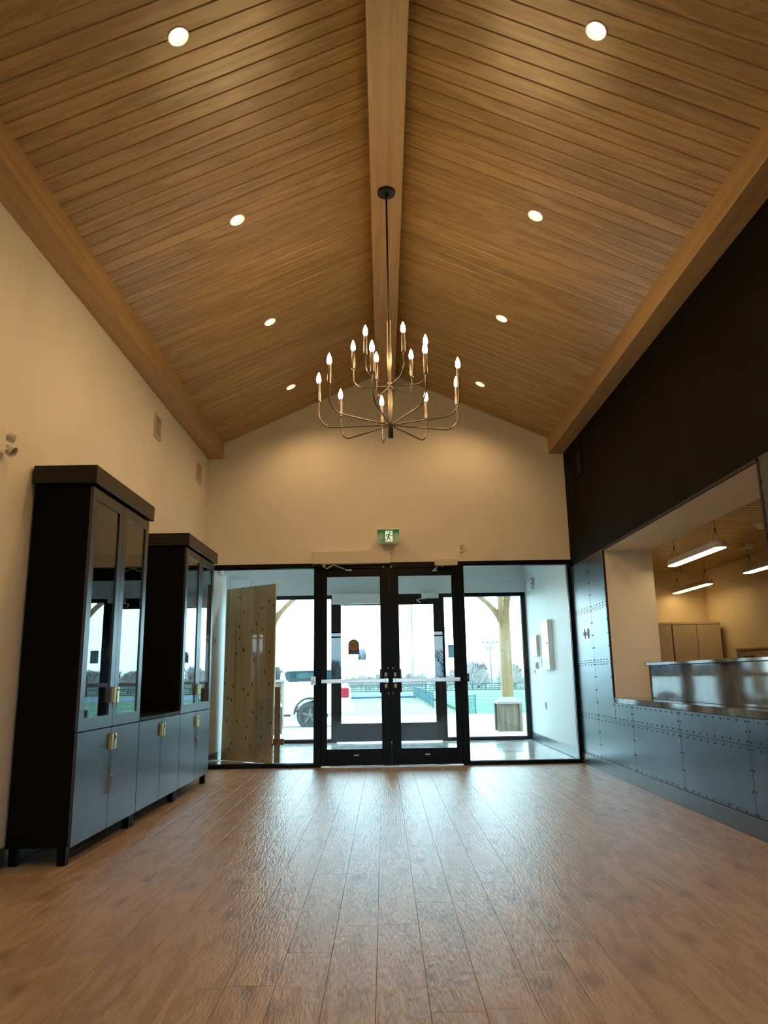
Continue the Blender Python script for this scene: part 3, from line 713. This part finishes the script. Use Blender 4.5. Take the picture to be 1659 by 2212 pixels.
# plywood sheet, acrylic sheet and prop
pA, pB = Vector((-1.445, 10.085, 0)), Vector((-2.215, 10.68, 0))
dr = (pB - pA); wd = dr.length; dr.normalize(); nrm = Vector((dr.y, -dr.x, 0))
if nrm.y > 0: nrm = -nrm                      # towards the hall
tilt = Matrix.Rotation(math.radians(-1.2), 4, dr)
F = Matrix((dr, -nrm, Vector((0, 0, 1)))).transposed().to_4x4(); F.translation = pA
mb = MB().box(0, wd, 0, .018, 0, 2.30); ply = mb.xf(F @ Matrix.Rotation(math.radians(-.8), 4, 'X')).build('plywood_sheet', M_ply)
tag(ply, 'tall knotty plywood sheet standing in the vestibule behind the left sidelight', 'plywood')
mb = MB().add([(0.01, -.03, .33), (.30, -.03, .20), (.30, -.03, .80), (0.01, -.03, .84), (0.01, -.026, .33), (.30, -.026, .20), (.30, -.026, .80), (.01, -.026, .84)], [(0, 1, 2, 3), (7, 6, 5, 4), (0, 4, 5, 1), (1, 5, 6, 2), (2, 6, 7, 3), (3, 7, 4, 0)])
F2 = F @ Matrix.Rotation(math.radians(-.8), 4, 'X')
ac = mb.xf(F2).build('acrylic_sheet', M_glass); tag(ac, 'clear acrylic sheet fixed to the lower part of the plywood', 'clear sheet')
e = MB().tube([F2 @ Vector(p) for p in ((0.01, -.029, .84), (.30, -.029, .80), (.30, -.029, .20), (.01, -.029, .33))], .003, 6); e.build('sheet_edge', M_mirror, ac)
pr = thing('timber_prop', (-1.395, 10.2, 0), 'short upright timber prop with a cross block beside the plywood', 'timber prop')
B(-1.432, -1.36, 10.19, 10.228, 0, .95).build('upright', M_pine, pr, bevel=.002)
B(-1.46, -1.303, 10.152, 10.19, .222, .30).build('cross_block', M_pine, pr, bevel=.002)

# ------------------------------------------------------------------ display cabinets
XB, XF = XL + .014, -1.870
def cabinet(y0, y1, tall, label, tassel=0.0):
    t = thing('display_cabinet', ((XB + XF) / 2, (y0 + y1) / 2, 0), label, 'cabinet', 'black display cabinets along the off-white wall')
    bd = MB(); bf = XF - .021
    bd.box(XB, bf, y0, y1, .1, .757)
    if tall:
        bd.box(XB, bf, y0, y0 + .02, .757, 2.315); bd.box(XB, bf, y1 - .02, y1, .757, 2.315); bd.box(XB, XB + .012, y0 + .02, y1 - .02, .757, 2.315); bd.box(XB, bf, y0 + .02, y1 - .02, 2.29, 2.315)
    else: bd.box(XB, XF, y0, y1, .7575, .785)
    bd.build('carcass', M_cab, t, bevel=.0015)
    for yy in (y0 + .005, y1 - .055):
        for xx in (XB + .02, XF - .076): B(xx, xx + .05, yy, yy + .05, 0, .1).build('leg', M_cab, t, bevel=.001)
    ym = (y0 + y1) / 2; g = .0028
    if tall: B(XB, -1.842, y0 - .04, y1 + .035, 2.318, 2.437).build('crown', M_crown, t, bevel=.003)
    for (a, b, sg) in ((y0, ym, -1), (ym, y1, 1)):
        ld = B(XF - .02, XF, a + g, b - g, .1, .752).build('lower_door', M_cabdoor, t, bevel=.0015)
        yh = b - .052 if sg < 0 else a + .008
        yw = .044 if sg < 0 else .040
        hd = B(XF, XF + .022, yh, yh + yw, .607, .712).build('handle', M_brassd if sg < 0 else M_brass, ld, bevel=.002)  # left handle darker: the shade of its side put into the colour
        if sg > 0:
            hl = MB().lathe([(.006, 0), (.006, .003)], None, 12, Matrix.Translation((XF + .0225, yh + .012, .69)) @ Matrix.Rotation(PI / 2, 4, 'Y'))
            hl.box(XF + .02, XF + .0245, yh + .010, yh + .014, .668, .688); hl.build('keyhole', M_dark, ld)
        if tall:
            st_, zb, zt = .08, .760, 2.302
            ud = MB(); ud.box(XF - .02, XF, a + g, a + st_, zb, zt); ud.box(XF - .02, XF, b - st_, b - g, zb, zt)
            ud.box(XF - .02, XF, a + st_, b - st_, zb, .836); ud.box(XF - .02, XF, a + st_, b - st_, 2.230, zt)
            ud = ud.build('glass_door', M_cabdoor, t)
            B(XF - .013, XF - .008, a + st_ - .006, b - st_ + .006, .83, 2.236).build('pane', M_cabglass, ud)
            B(XF, XF + .022, yh, yh + yw, .915, 1.02).build('handle', M_brassd if sg < 0 else M_brass, ud, bevel=.002)
            if sg > 0:
                MB().lathe([(.006, 0), (.006, .003)], None, 12, Matrix.Translation((XF + .0225, yh + .012, 1.0)) @ Matrix.Rotation(PI / 2, 4, 'Y')).build('keyhole', M_dark, ud)
                MB().tube([(XF + .012, yh + .02, .915), (XF + .012, yh + .012, .885), (XF + .012, yh + .02, .87), (XF + .012, yh + .028, .885), (XF + .012, yh + .02, .915)], .0025, 6).build('key_ring', M_brassd, ud)
    if tassel:
        ch = MB().tube([(XF + .012, ym + .012, .61), (XF + .012, ym + .012, .607 - tassel * .55)], .0025, 6).build('key_chain', M_brassd, t)
        z = .607 - tassel * .55
        MB().lathe([(.003, -.012), (.007, -.006), (.006, 0)], (XF + .012, ym + .012, z), 10).build('chain_bead', M_chrome, ch)
        MB().tube([(XF + .012, ym + .012, z - .01), (XF + .011, ym + .004, z - tassel * .42)], [.006, .004], 8).build('tassel', M_keyb, ch)
    else:
        MB().tube([(XF + .012, ym + .018, .61), (XF + .012, ym + .010, .58), (XF + .012, ym + .018, .56), (XF + .012, ym + .026, .58), (XF + .012, ym + .018, .61)], .0025, 6).build('key_ring', M_brassd, t)
    return t
cabinet(4.795, 5.988, True, 'tall black display cabinet with glass doors nearest the viewer', .30)
cabinet(5.991, 7.180, False, 'low black cabinet between the two tall glass-door cabinets', 0)
cabinet(7.183, 8.385, True, 'tall black display cabinet with glass doors nearest the entrance', .20)

# wall vents
def vent(xf, y0, y1, z0, z1, s, m, label, ms):
    t = thing('air_vent', (xf, (y0 + y1) / 2, z0), label, 'air vent')
    f = MB(); w = .028
    for (a, b, c_, d_) in ((y0, y1, z0, z0 + w), (y0, y1, z1 - w, z1), (y0, y0 + w, z0 + w, z1 - w), (y1 - w, y1, z0 + w, z1 - w)): f.box(xf, xf + s * .012, a, b, c_, d_)
    f.build('frame', m, t, bevel=.002)
    B(xf + s * .001, xf + s * .002, y0 + w, y1 - w, z0 + w, z1 - w).build('backing', ms, t)
    n = 9
    for q in range(n):
        zz = z0 + w + (z1 - z0 - 2 * w) * (q + .5) / n
        B(xf + s * .002, xf + s * .009, y0 + w, y1 - w, zz - .0055, zz + .0055).build('slat', m, t)
M_ventw = mat('vent_enamel', (.62, .55, .44), .5)
vent(XL, 7.25, 7.47, 3.455, 3.70, 1, M_ventw, 'white air vent on the off-white wall, nearer the viewer', M_grey)
vent(XL, 9.005, 9.24, 3.455, 3.70, 1, M_ventw, 'white air vent on the off-white wall beside the gable corner', M_grey)
vent(XR, 8.72, 9.03, 3.38, 3.74, -1, M_black_paint, 'black air vent high on the black wall', M_dark)
for k_, (a, b) in enumerate(((9.10, 9.165), (8.965, 9.04))):
    o = thing('wall_switch', (XR - T, (a + b) / 2, 1.46), 'steel switch plate on the riveted wall, %s of two' % ('nearer the entrance', 'farther from the entrance')[k_], 'switch', 'steel switch plates')
    B(XR - T - .012, XR - T, a, b, 1.46, 1.572).build('plate', M_chrome, o, bevel=.002)
    B(XR - T - .018, XR - T - .012, (a + b) / 2 - .012, (a + b) / 2 + .012, 1.49, 1.54).build('rocker', M_whitepl, o)

# ------------------------------------------------------------------ counter in the opening and the office behind
mt = thing('service_counter', (2.7, 6.2, .78), 'grey marble service counter with raised front in the opening', 'counter')
B(XR - .014, XR + .50, OP0, OP1 - .0155, OZ0 - .03, .807).build('sill_slab', M_marble, mt, bevel=.003)
B(2.600, 2.63, OP0 + .016, 7.605, .8075, 1.122).build('front_panel', M_marble, mt, bevel=.002)
B(2.6305, 2.90, OP0 + .016, 7.60, .8075, 1.122).build('counter_body', M_offcab, mt)
B(2.572, 3.10, OP0 + .016, 7.64, 1.1225, 1.152).build('top_slab', M_marble, mt, bevel=.004)

OX1, OY0, OY1, OZ = 4.67, 3.6, 11.0, 2.48
of = MB(); of.box(OX1, OX1 + .12, OY0, OY1, -.1, OZ + .1)
tag(of.build('wall_office_side', M_offwall), 'cream side wall of the office behind the counter', 'wall', kind='structure')
tag(B(XR + .5, OX1 + .12, OY1, OY1 + .12, -.1, OZ + .1).build('wall_office_far', M_offwall), 'cream far wall of the office behind the counter', 'wall', kind='structure')
tag(B(XR + .5, OX1 + .12, OY0 - .12, OY0, -.1, OZ + .1).build('wall_office_near', M_offwall), 'cream near wall of the office behind the counter', 'wall', kind='structure')
tag(B(XR + .52, XR + .55, D + .15, OY1, -.1, OZ + .1).build('wall_office_inner', M_offwall), 'cream inner wall of the office beside the vestibule', 'wall', kind='structure')
tag(B(XR + .5, OX1, OY0, OY1, -.12, -.005).build('office_floor', M_floor), 'plank floor of the office behind the counter', 'floor', kind='structure')
oce = B(XR + .5, OX1 + .1, OY0 - .1, OY1 + .1, OZ + .012, OZ + .12).build('office_ceiling', M_plank)
tag(oce, 'brown boarded ceiling of the office behind the counter', 'ceiling', kind='structure')
ob = MB(); yy = OY0
while yy < OY1:
    ob.prism([(yy + .011, OZ), (yy + .097, OZ), (yy + .103, OZ + .006), (yy + .103, OZ + .0115), (yy + .005, OZ + .0115), (yy + .005, OZ + .006)], 'X', XR + .5, OX1); yy += .108
obo = ob.build('ceiling_boards', M_plank, oce); obo['kind'] = 'stuff'

def pendant(xc, y0, y1, z, label, canopy=True):
    t = thing('linear_pendant', (xc, (y0 + y1) / 2, z), label, 'pendant light', 'linear pendant lights in the office')
    def stadium(w, a, b):
        p = []
        for q in range(9): an = PI * q / 8; p.append((xc + w * math.cos(an), b - w + w * math.sin(an)))
        for q in range(9): an = PI + PI * q / 8; p.append((xc + w * math.cos(an), a + w + w * math.sin(an)))
        return p
    MB().prism(stadium(.055, y0, y1), 'Z', z + .004, z + .062).build('housing', M_whitepl, t)
    MB().prism(stadium(.050, y0 + .005, y1 - .005), 'Z', z - .002, z + .0035).build('diffuser', M_tube, t)
    for ye in (y0 + .12, y1 - .12):
        w = MB().tube([(xc, ye, z + .18), (xc, ye, OZ - .001)], .0022, 6)
        w.tube([(xc, ye, z + .18), (xc - .035, ye, z + .06)], .002, 6); w.tube([(xc, ye, z + .18), (xc + .035, ye, z + .06)], .002, 6)
        w.tube([(xc, ye, z + .16), (xc, ye, z + .20)], .006, 8)
        w.build('hanger_wire', M_blackmetal, t)
    B(xc - .06, xc + .06, y1 - .19, y1 - .05, OZ - .045, OZ - .0005).build('ceiling_canopy', M_whitepl, t, bevel=.004)
    MB().tube([(xc, y1 - .15, OZ - .04), (xc + .01, y1 - .15, (OZ + z) / 2), (xc, y1 - .15, z + .06)], .003, 6).build('power_cord', M_whitepl, t)
pendant(3.05, 6.70, 7.95, 2.145, 'linear pendant light nearest the service opening')
pendant(4.20, 9.70, 10.9, 2.155, 'linear pendant light above the tall office cupboards')
pendant(4.20, 7.50, 8.72, 2.155, 'linear pendant light along the office side wall, cut by the frame')
sm = thing('smoke_detector', (3.75, 7.3, OZ - .05), 'round white smoke detector on the office ceiling', 'smoke detector')
MB().lathe([(.05, OZ - .055), (.058, OZ - .04), (.058, OZ - .03)], (3.75, 7.32, 0), 24).build('sensor', M_whitepl, sm, smooth=True)
MB().lathe([(.075, OZ - .03), (.085, OZ - .02), (.085, OZ - .0005)], (3.75, 7.32, 0), 28).build('base', M_whitepl, sm, smooth=True)
sp_ = thing('spot_lamp', (3.45, 10.93, 2.2), 'small wall lamp at the far end of the office', 'wall lamp')
B(3.43, 3.48, 10.95, 10.999, 2.28, 2.36).build('bracket', M_whitepl, sp_, bevel=.003)
MB().lathe([(.045, 2.18), (.04, 2.22), (.018, 2.28), (.012, 2.30)], (3.455, 10.92, 0), 16).build('shade', M_whitepl, sp_, smooth=True)
MB().lathe([(.036, 2.176), (.036, 2.180)], (3.455, 10.92, 0), 16).build('lens', M_tube, sp_)
def cupboard(x0, x1, yf, z1, label):
    t = thing('office_cupboard', ((x0 + x1) / 2, yf + .2, 0), label, 'cupboard', 'tall office cupboards')
    B(x0, x1, yf + .02, OY1 - .005, .05, z1 - .03).build('carcass', M_offcab, t, bevel=.002)
    B(x0 - .004, x1 + .004, yf - .004, OY1 - .004, z1 - .0295, z1).build('top', M_offcab, t, bevel=.002)
    B(x0 + .02, x1 - .02, yf + .05, OY1 - .01, 0, .05).build('plinth', M_dark, t)
    xm = (x0 + x1) / 2
    for a, b, sg in ((x0, xm, 1), (xm, x1, -1)):
        d = B(a + .003, b - .003, yf, yf + .0195, .06, z1 - .034).build('door', M_offcab, t, bevel=.002)
        xh = b - .035 if sg > 0 else a + .035
        MB().lathe([(.006, 0), (.008, .012), (.012, .018), (.008, .024)], None, 12, Matrix.Translation((xh, yf, 1.19)) @ Matrix.Rotation(PI / 2, 4, 'X')).build('knob', M_blackmetal, d)
cupboard(3.945, 4.60, 10.45, 1.72, 'cream two-door office cupboard next to the side wall')
cupboard(3.27, 3.932, 10.45, 1.72, 'cream two-door office cupboard beside the opening jamb')
def drawers(y0, y1, label):
    t = thing('drawer_cabinet', (4.43, (y0 + y1) / 2, 0), label, 'drawer cabinet', 'low office drawer cabinets')
    B(4.22, OX1 - .004, y0, y1, .0, 1.29).build('carcass', M_offcab, t, bevel=.002)
    B(4.19, OX1 - .003, y0 - .002, y1 + .002, 1.2905, 1.318).build('top', M_offcab, t, bevel=.002)
    for k in range(4):
        z0 = .04 + k * .312
        d = B(4.20, 4.2195, y0 + .006, y1 - .006, z0, z0 + .304).build('drawer', M_offcab, t, bevel=.002)
        hh = MB().box(4.175, 4.183, (y0 + y1) / 2 - .10, (y0 + y1) / 2 + .10, z0 + .235, z0 + .247)
        for q in (-.09, .085): hh.box(4.183, 4.2, (y0 + y1) / 2 + q, (y0 + y1) / 2 + q + .01, z0 + .235, z0 + .247)
        hh.build('handle', M_blackmetal, d)
        MB().lathe([(.008, 0), (.008, .004)], None, 12, Matrix.Translation((4.2, y0 + .06, z0 + .27)) @ Matrix.Rotation(-PI / 2, 4, 'Y')).build('lock', M_blackmetal, d)
drawers(8.50, 9.19, 'cream drawer cabinet with a bar handle seen over the counter')
drawers(7.80, 8.495, 'cream drawer cabinet cut by the frame edge, over the counter')

# ------------------------------------------------------------------ outside
def ground(name, x0, x1, y0, y1, z, m, label, cat):
    return tag(B(x0, x1, y0, y1, z - .1, z).build(name, m), label, cat, kind='structure')
ground('sidewalk', -14, 16, D2 + .1, 17.6, -.02, M_pave, 'pale concrete walk outside the entrance', 'pavement')
ground('parking_lot', -40, 40, 17.6, 26.2, -.20, M_pave, 'pale parking surface with the white car', 'pavement')
ground('far_ground', -300, 300, 26.2, 500, -.62, M_field, 'grassy ground stretching to the trees', 'ground')
ground('rear_ground', -200, 200, -300, YB - .16, -.4, M_field, 'grassy ground behind the building', 'ground')
tu = ground('turf_field', 3.55, 70, 31.5, 62.8, -.50, M_turf, 'green artificial turf sports field', 'turf')
MB().add([(3.6, 56, -.495), (3.6, 57.2, -.495), (24, 42.5, -.495), (24, 41.6, -.495)], [(0, 3, 2, 1)]).build('yellow_line', M_lineY, tu)
MB().add([(3.6, 50.2, -.495), (3.6, 50.8, -.495), (14, 36.3, -.495), (14, 35.9, -.495)], [(0, 3, 2, 1)]).build('white_line', M_lineW, tu)
B(3.6, 60, 62.1, 62.5, -.5, -.494).build('white_line', M_lineW, tu)
MB().add([(3.6, 38.0, -.495), (3.6, 38.25, -.495), (14, 33.3, -.495), (14, 33.1, -.495)], [(0, 3, 2, 1)]).build('white_line', M_lineW, tu)
ground('blue_track', -10, 70, 62.9, 74.5, -.49, M_blue, 'blue running track beyond the turf', 'track')
dm = MB(); nx, ny = 26, 26
for j in range(ny + 1):
    for i in range(nx + 1):
        u, v = i / nx, j / ny; x_ = -6 + 8.35 * u; y_ = 26.4 + 22 * v
        dm.v.append((x_, y_, -.52 + .32 * math.sin(PI * min(1, v * 1.1)) * math.sin(PI * u) ** .5 + random.uniform(-.05, .05)))
for j in range(ny):
    for i in range(nx): a = j * (nx + 1) + i; dm.f.append((a, a + 1, a + nx + 2, a + nx + 1))
dmo = dm.build('dirt_mound', M_dirt); tag(dmo, 'bumpy bank of dry grass between parking and field', 'ground', kind='stuff')

def post(x, y, label, side):
    """timber porch post with braces on a clad pier"""
    t = thing('porch_post', (x, y, -.02), label, 'post', 'timber porch posts')
    h = .107
    B(x - h, x + h, y - h, y + h, .62, 2.95).build('shaft', M_pine, t, bevel=.006)
    pr_ = B(x - .195, x + .195, y - .195, y + .195, -.02, .50).build('pier', M_pier, t)
    for sx_ in (-1, 1):
        for sy__ in (-1, 1):
            B(x + sx_ * .215 - .03, x + sx_ * .215 + .03 if False else x + sx_ * .212 + .028, y + sy__ * .212 - .03, y + sy__ * .212 + .03, -.02, .50).build('corner_board', M_pier, pr_, bevel=.003)
    B(x - .24, x + .24, y - .24, y + .24, .50, .545).build('cap_edge', M_cap, pr_, bevel=.004)
    v = [(x + a * .235, y + b * .235, .545) for a, b in ((-1, -1), (1, -1), (1, 1), (-1, 1))] + [(x + a * .12, y + b * .12, .632) for a, b in ((-1, -1), (1, -1), (1, 1), (-1, 1))]
    MB().add(v, [(0, 3, 2, 1), (4, 5, 6, 7), (0, 1, 5, 4), (1, 2, 6, 5), (2, 3, 7, 6), (3, 0, 4, 7)]).build('cap_slope', M_cap, pr_)
    # curved braces
    def brace(dx, dy):
        z0b = 2.07 if dx else 1.93
        inn = [(.10, z0b), (.155, z0b + .14), (.24, z0b + .28), (.35, z0b + .41), (.48, z0b + .53), (.64, z0b + .65), (.84, z0b + .77), (1.04, 2.95)]
        poly = inn + [(.74, 2.95), (.10, z0b + .26)]
        mb_ = MB().prism(poly, 'Y', -.065, .065)
        rot = Matrix.Translation((x, y, 0)) @ Matrix.Rotation(math.atan2(dy, dx), 4, 'Z')
        mb_.xf(rot).build('brace', M_pine, t, bevel=.004)
    brace(side, 0); brace(0, -1)
    return t
post(2.455, 15.56, 'timber porch post with curved braces outside the right sidelight', -1)
post(-2.30, 15.56, 'timber porch post mostly hidden behind the plywood sheet', 1)
tag(B(-6, 6, 15.42, 15.70, 2.95, 3.25).build('porch_beam', M_pine, bevel=.005), 'timber porch beam carried by the posts', 'beam')

# clad pedestal with a dark box on it
pd = thing('wooden_pedestal', (-2.47, 17.3, -.02), 'clad wooden pedestal outside, beside the white car', 'pedestal')
B(-2.69, -2.25, 17.1, 17.5, -.02, .98).build('body', M_pier, pd, bevel=.004); B(-2.74, -2.20, 17.05, 17.55, .98, 1.035).build('cap', M_cap, pd, bevel=.004)
for xx in (-2.69, -2.47, -2.30): B(xx, xx + .05, 17.085, 17.0995, -.02, .98).build('batten', M_pier, pd)
bxo = thing('dark_case', (-2.47, 17.3, 1.035), 'dark grey rounded case on top of the wooden pedestal', 'case')
MB().lathe([(.10, 0), (.155, .02), (.175, .09), (.175, .20), (.14, .27), (.05, .29)], (-2.475, 17.3, 1.036), 24).build('shell', M_case, bxo, smooth=True)
B(-2.40, -2.385, 17.12, 17.2, 1.05, 1.30).build('strap', M_dark, bxo)
B(-2.32, -2.25, 17.27, 17.33, 1.19, 1.225).build('latch', M_case, bxo, bevel=.008)

# white car, rear part in view
car = thing('white_car', (-3.2, 20.4, -.2), 'white car parked outside the left sidelight', 'car')
Gz, y0c, y1c = -.2, 19.5, 21.35; WX, WR, WZ = -1.86, .335, .172
xr, xf_ = -.90, -5.75
body = [(xr - .04, Gz + .42), (xr, Gz + .62), (xr - .02, Gz + .95), (xr - .12, Gz + 1.12), (xr - .35, Gz + 1.70), (xr - .6, Gz + 1.78), (-3.7, Gz + 1.78), (-4.45, Gz + 1.22), (xf_ + .35, Gz + 1.05), (xf_ + .02, Gz + .85), (xf_, Gz + .45), (xf_ + .15, Gz + .33)]
def arch(wx, n=14): return [(wx - (WR + .07) * math.cos(PI * q / n), WZ + max(-.05, (WR + .07) * math.sin(PI * q / n))) for q in range(n + 1)]
WX2 = WX - 3.05
body += arch(WX2) + arch(WX)
MB().prism(body, 'Y', y0c, y1c).build('body', M_carwhite, car, bevel=.03, seg=2)
win = [(-1.30, Gz + 1.45), (-1.22, Gz + 1.40), (-1.22, Gz + 1.20), (-1.30, Gz + 1.185), (-2.38, Gz + 1.17), (-2.46, Gz + 1.22), (-2.50, Gz + 1.38), (-2.44, Gz + 1.43)]
MB().prism(win, 'Y', y0c - .006, y0c + .01).build('side_window', M_carglass, car)
MB().prism([(-2.62, Gz + 1.43), (-2.60, Gz + 1.18), (-4.1, Gz + 1.15), (-3.75, Gz + 1.50)], 'Y', y0c - .006, y0c + .01).build('side_window', M_carglass, car)
MB().prism([(-1.42, Gz + 1.40), (-1.40, Gz + 1.26), (-2.2, Gz + 1.25), (-2.2, Gz + 1.38)], 'Y', y0c - .012, y0c - .005).build('window_tint', mat('car_glass_pale', (.03, .075, .09), .1), car)
B(-1.12, -.885, y0c - .012, y0c + .2, Gz + .76, Gz + 1.01).build('tail_light', M_red, car, bevel=.02, seg=2)
B(-1.06, -.84, y0c - .02, y1c + .02, Gz + .42, Gz + .62).build('bumper', M_carwhite, car, bevel=.02)
B(WX2 + .5, WX - .48, y0c - .02, y0c + .05, Gz + .33, Gz + .375).build('side_step', M_case, car, bevel=.01)
for wx in (WX, WX2):
    for yy in (y0c + .02, y1c - .24):
        m = Matrix.Translation((wx, yy + .22, WZ - .03)) @ Matrix.Rotation(PI / 2, 4, 'X')
        wh = MB().lathe([(.23, 0), (.31, .0), (WR, .03), (WR, .19), (.31, .22), (.23, .22)], None, 36, m, False).build('tyre', M_tyre, car, smooth=True)
        MB().lathe([(.23, .04), (.235, .19), (.21, .20), (.20, .10), (.05, .10)], None, 36, m, False).build('rim', M_alloy, wh, smooth=True)
        spk = MB().lathe([(.055, .10), (.055, .18), (.03, .19)], None, 16, m)
        for q in range(5):
            a = q * 2 * PI / 5 + .3; st0 = len(spk.v)
            spk.box(.04, .215, -.028, .028, .13, .175); spk.xf(m @ Matrix.Rotation(a, 4, 'Z'), st0)
        spk.build('spokes', M_alloy, wh)
    mb_ = MB()
    am = arch(wx); inner_ = [(wx + (p[0] - wx) * .93, WZ + (p[1] - WZ) * .93) for p in am]
    mb_.prism(am + inner_[::-1], 'Y', y0c - .012, y0c + .06); mb_.build('arch_trim', M_case, car)

# fences
def fence(p0, p1, z0, z1, npost, label, wires_h, wires_v, pr_=.03, wr_=.012):
    p0 = Vector(p0); p1 = Vector(p1)
    t = thing('mesh_fence', (p0.x, p0.y, z0), label, 'fence')
    for q in range(npost):
        p = p0.lerp(p1, q / (npost - 1)); MB().tube([(p.x, p.y, z0), (p.x, p.y, z1 + .03)], pr_, 6).build('post', M_fence, t)
    w = MB()
    for q in range(wires_h):
        z = z0 + .05 + (z1 - z0 - .05) * q / (wires_h - 1); w.tube([(p0.x, p0.y, z), (p1.x, p1.y, z)], wr_ * (1.6 if q in (0, wires_h - 1) else 1), 4)
    for q in range(wires_v):
        p = p0.lerp(p1, (q + .5) / wires_v); w.tube([(p.x, p.y, z0 + .05), (p.x, p.y, z1)], wr_ * .8, 4)
    o = w.build('mesh', M_fence, t); o['kind'] = 'stuff'
fence((2.62, 42), (2.55, 66), -.6, .20, 8, 'teal mesh fence running away past the dry bank', 7, 60, .035, .014)
fence((2.85, 29), (3.6, 31), -.6, .30, 3, 'short teal mesh gate beside the turf corner', 7, 14, .03, .01)
fence((-40, 90), (60, 90), -.62, .12, 30, 'long teal fence beyond the blue track', 4, 200, .06, .03)
# poles
def pole(x, y, z1, r, label, heads):
    t = thing('light_pole', (x, y, -.62), label, 'light pole')
    MB().tube([(x, y, -.62), (x, y, z1)], [r, r * .6], 10).build('mast', mat('pole_grey', (.12, .14, .145), .5, .2), t, smooth=True)
    for k, (dx, dz) in enumerate(heads): B(x + dx - .10, x + dx + .10, y - .15, y + .1, z1 + dz - .09, z1 + dz + .09).build('floodlight', M_grey, t, bevel=.02)
    if heads:
        B(x - .8, x + .8, y - .03, y + .03, z1 - .05, z1 + .02).build('cross_arm', M_grey, t); B(x - .5, x + .4, y - .03, y + .03, z1 - .68, z1 - .63).build('cross_arm', M_grey, t)
pole(2.25, 60, 9.0, .06, 'thin grey pole seen through the right outer door', [])
pole(11.9, 86, 4.6, .10, 'floodlight pole beyond the turf field', [(-.75, .1), (-.25, .1), (.25, .1), (.75, .1), (-.35, -.55), (.2, -.55)])

# bare trees
def tree_mesh(seed):
    rnd = random.Random(seed); mb = MB()
    def grow(p, d, l, r, dep):
        q = p + d * l; mb.tube([p, q], [r, r * .72], 4 if dep < 2 else 3, cap=False)
        if dep == 5: return
        for _ in range(3 if dep < 3 else 2 + (rnd.random() < .5)):
            a = Vector((rnd.uniform(-1, 1), rnd.uniform(-1, 1), rnd.uniform(-.1, 1))).normalized()
            grow(q, (d * .75 + a * .62).normalized(), l * rnd.uniform(.66, .86), r * .66, dep + 1)
    grow(Vector((0, 0, 0)), Vector((0, 0, 1)), 1.0, .09, 0)
    return mesh_of(mb, 'bare_tree', M_bark)
tms = [tree_mesh(q) for q in (3, 8, 21)]
M_twig = mottled('twig_haze', (.34, .32, .31), (.46, .435, .415), 3, .95)
def crown_mesh(seed):
    rnd = random.Random(seed); v, f = [], []
    for _ in range(1500):
        a = rnd.uniform(0, 2 * PI); h = rnd.random(); rr = 1.15 * math.sqrt(rnd.random()) * math.sqrt(max(.05, 1 - (h * 1.05 - .35) ** 2 / .55))
        p = Vector((rr * math.cos(a), rr * math.sin(a), .35 + 2.5 * h))
        d = Vector((p.x * .5 + rnd.uniform(-.35, .35), p.y * .5 + rnd.uniform(-.35, .35), 1)).normalized()
        n = d.cross(Vector((rnd.uniform(-1, 1), rnd.uniform(-1, 1), .1))).normalized() * rnd.uniform(.02, .045)
        l = rnd.uniform(.35, .85); k = len(v); v += [p - n, p + n, p + d * l]; f.append((k, k + 1, k + 2))
    me = bpy.data.meshes.new('twig_crown'); me.from_pydata(v, [], f); me.update(); me.materials.append(M_twig); return me
cms = [crown_mesh(q) for q in (5, 6, 9)]
def tree(loc, s, rz, k, label, group):
    t = thing('bare_tree', loc, label, 'tree', group); t.rotation_euler = (0, 0, rz); t.scale = (s * 1.1, s * 1.1, s)
    for nm, d in (('branches', tms[k % 3]), ('twig_crown', cms[(k // 3 + k) % 3])):
        o = bpy.data.objects.new(nm, d); COL.objects.link(o); o.parent = t
rt = random.Random(4)
for k in range(56):
    xx = -20 + k * 1.12 + rt.uniform(-.4, .4); s_ = rt.uniform(.64, .84) * (1.12 if xx > 9 else .72)
    tree((xx, 99 + 5.5 * (k % 4) + rt.uniform(-.8, .8), -.62), s_ * 1.12, rt.uniform(0, 6.28), k, 'bare leafless tree in the distant row beyond the far fence', 'distant bare trees')
for k in range(12):
    tree((-17 + k * 3.2, -42 + 6 * (k % 2), -.4), rt.uniform(.8, 1.1), rt.uniform(0, 6.28), k, 'bare tree behind the building, seen only mirrored in the door glass', 'bare trees behind the building')
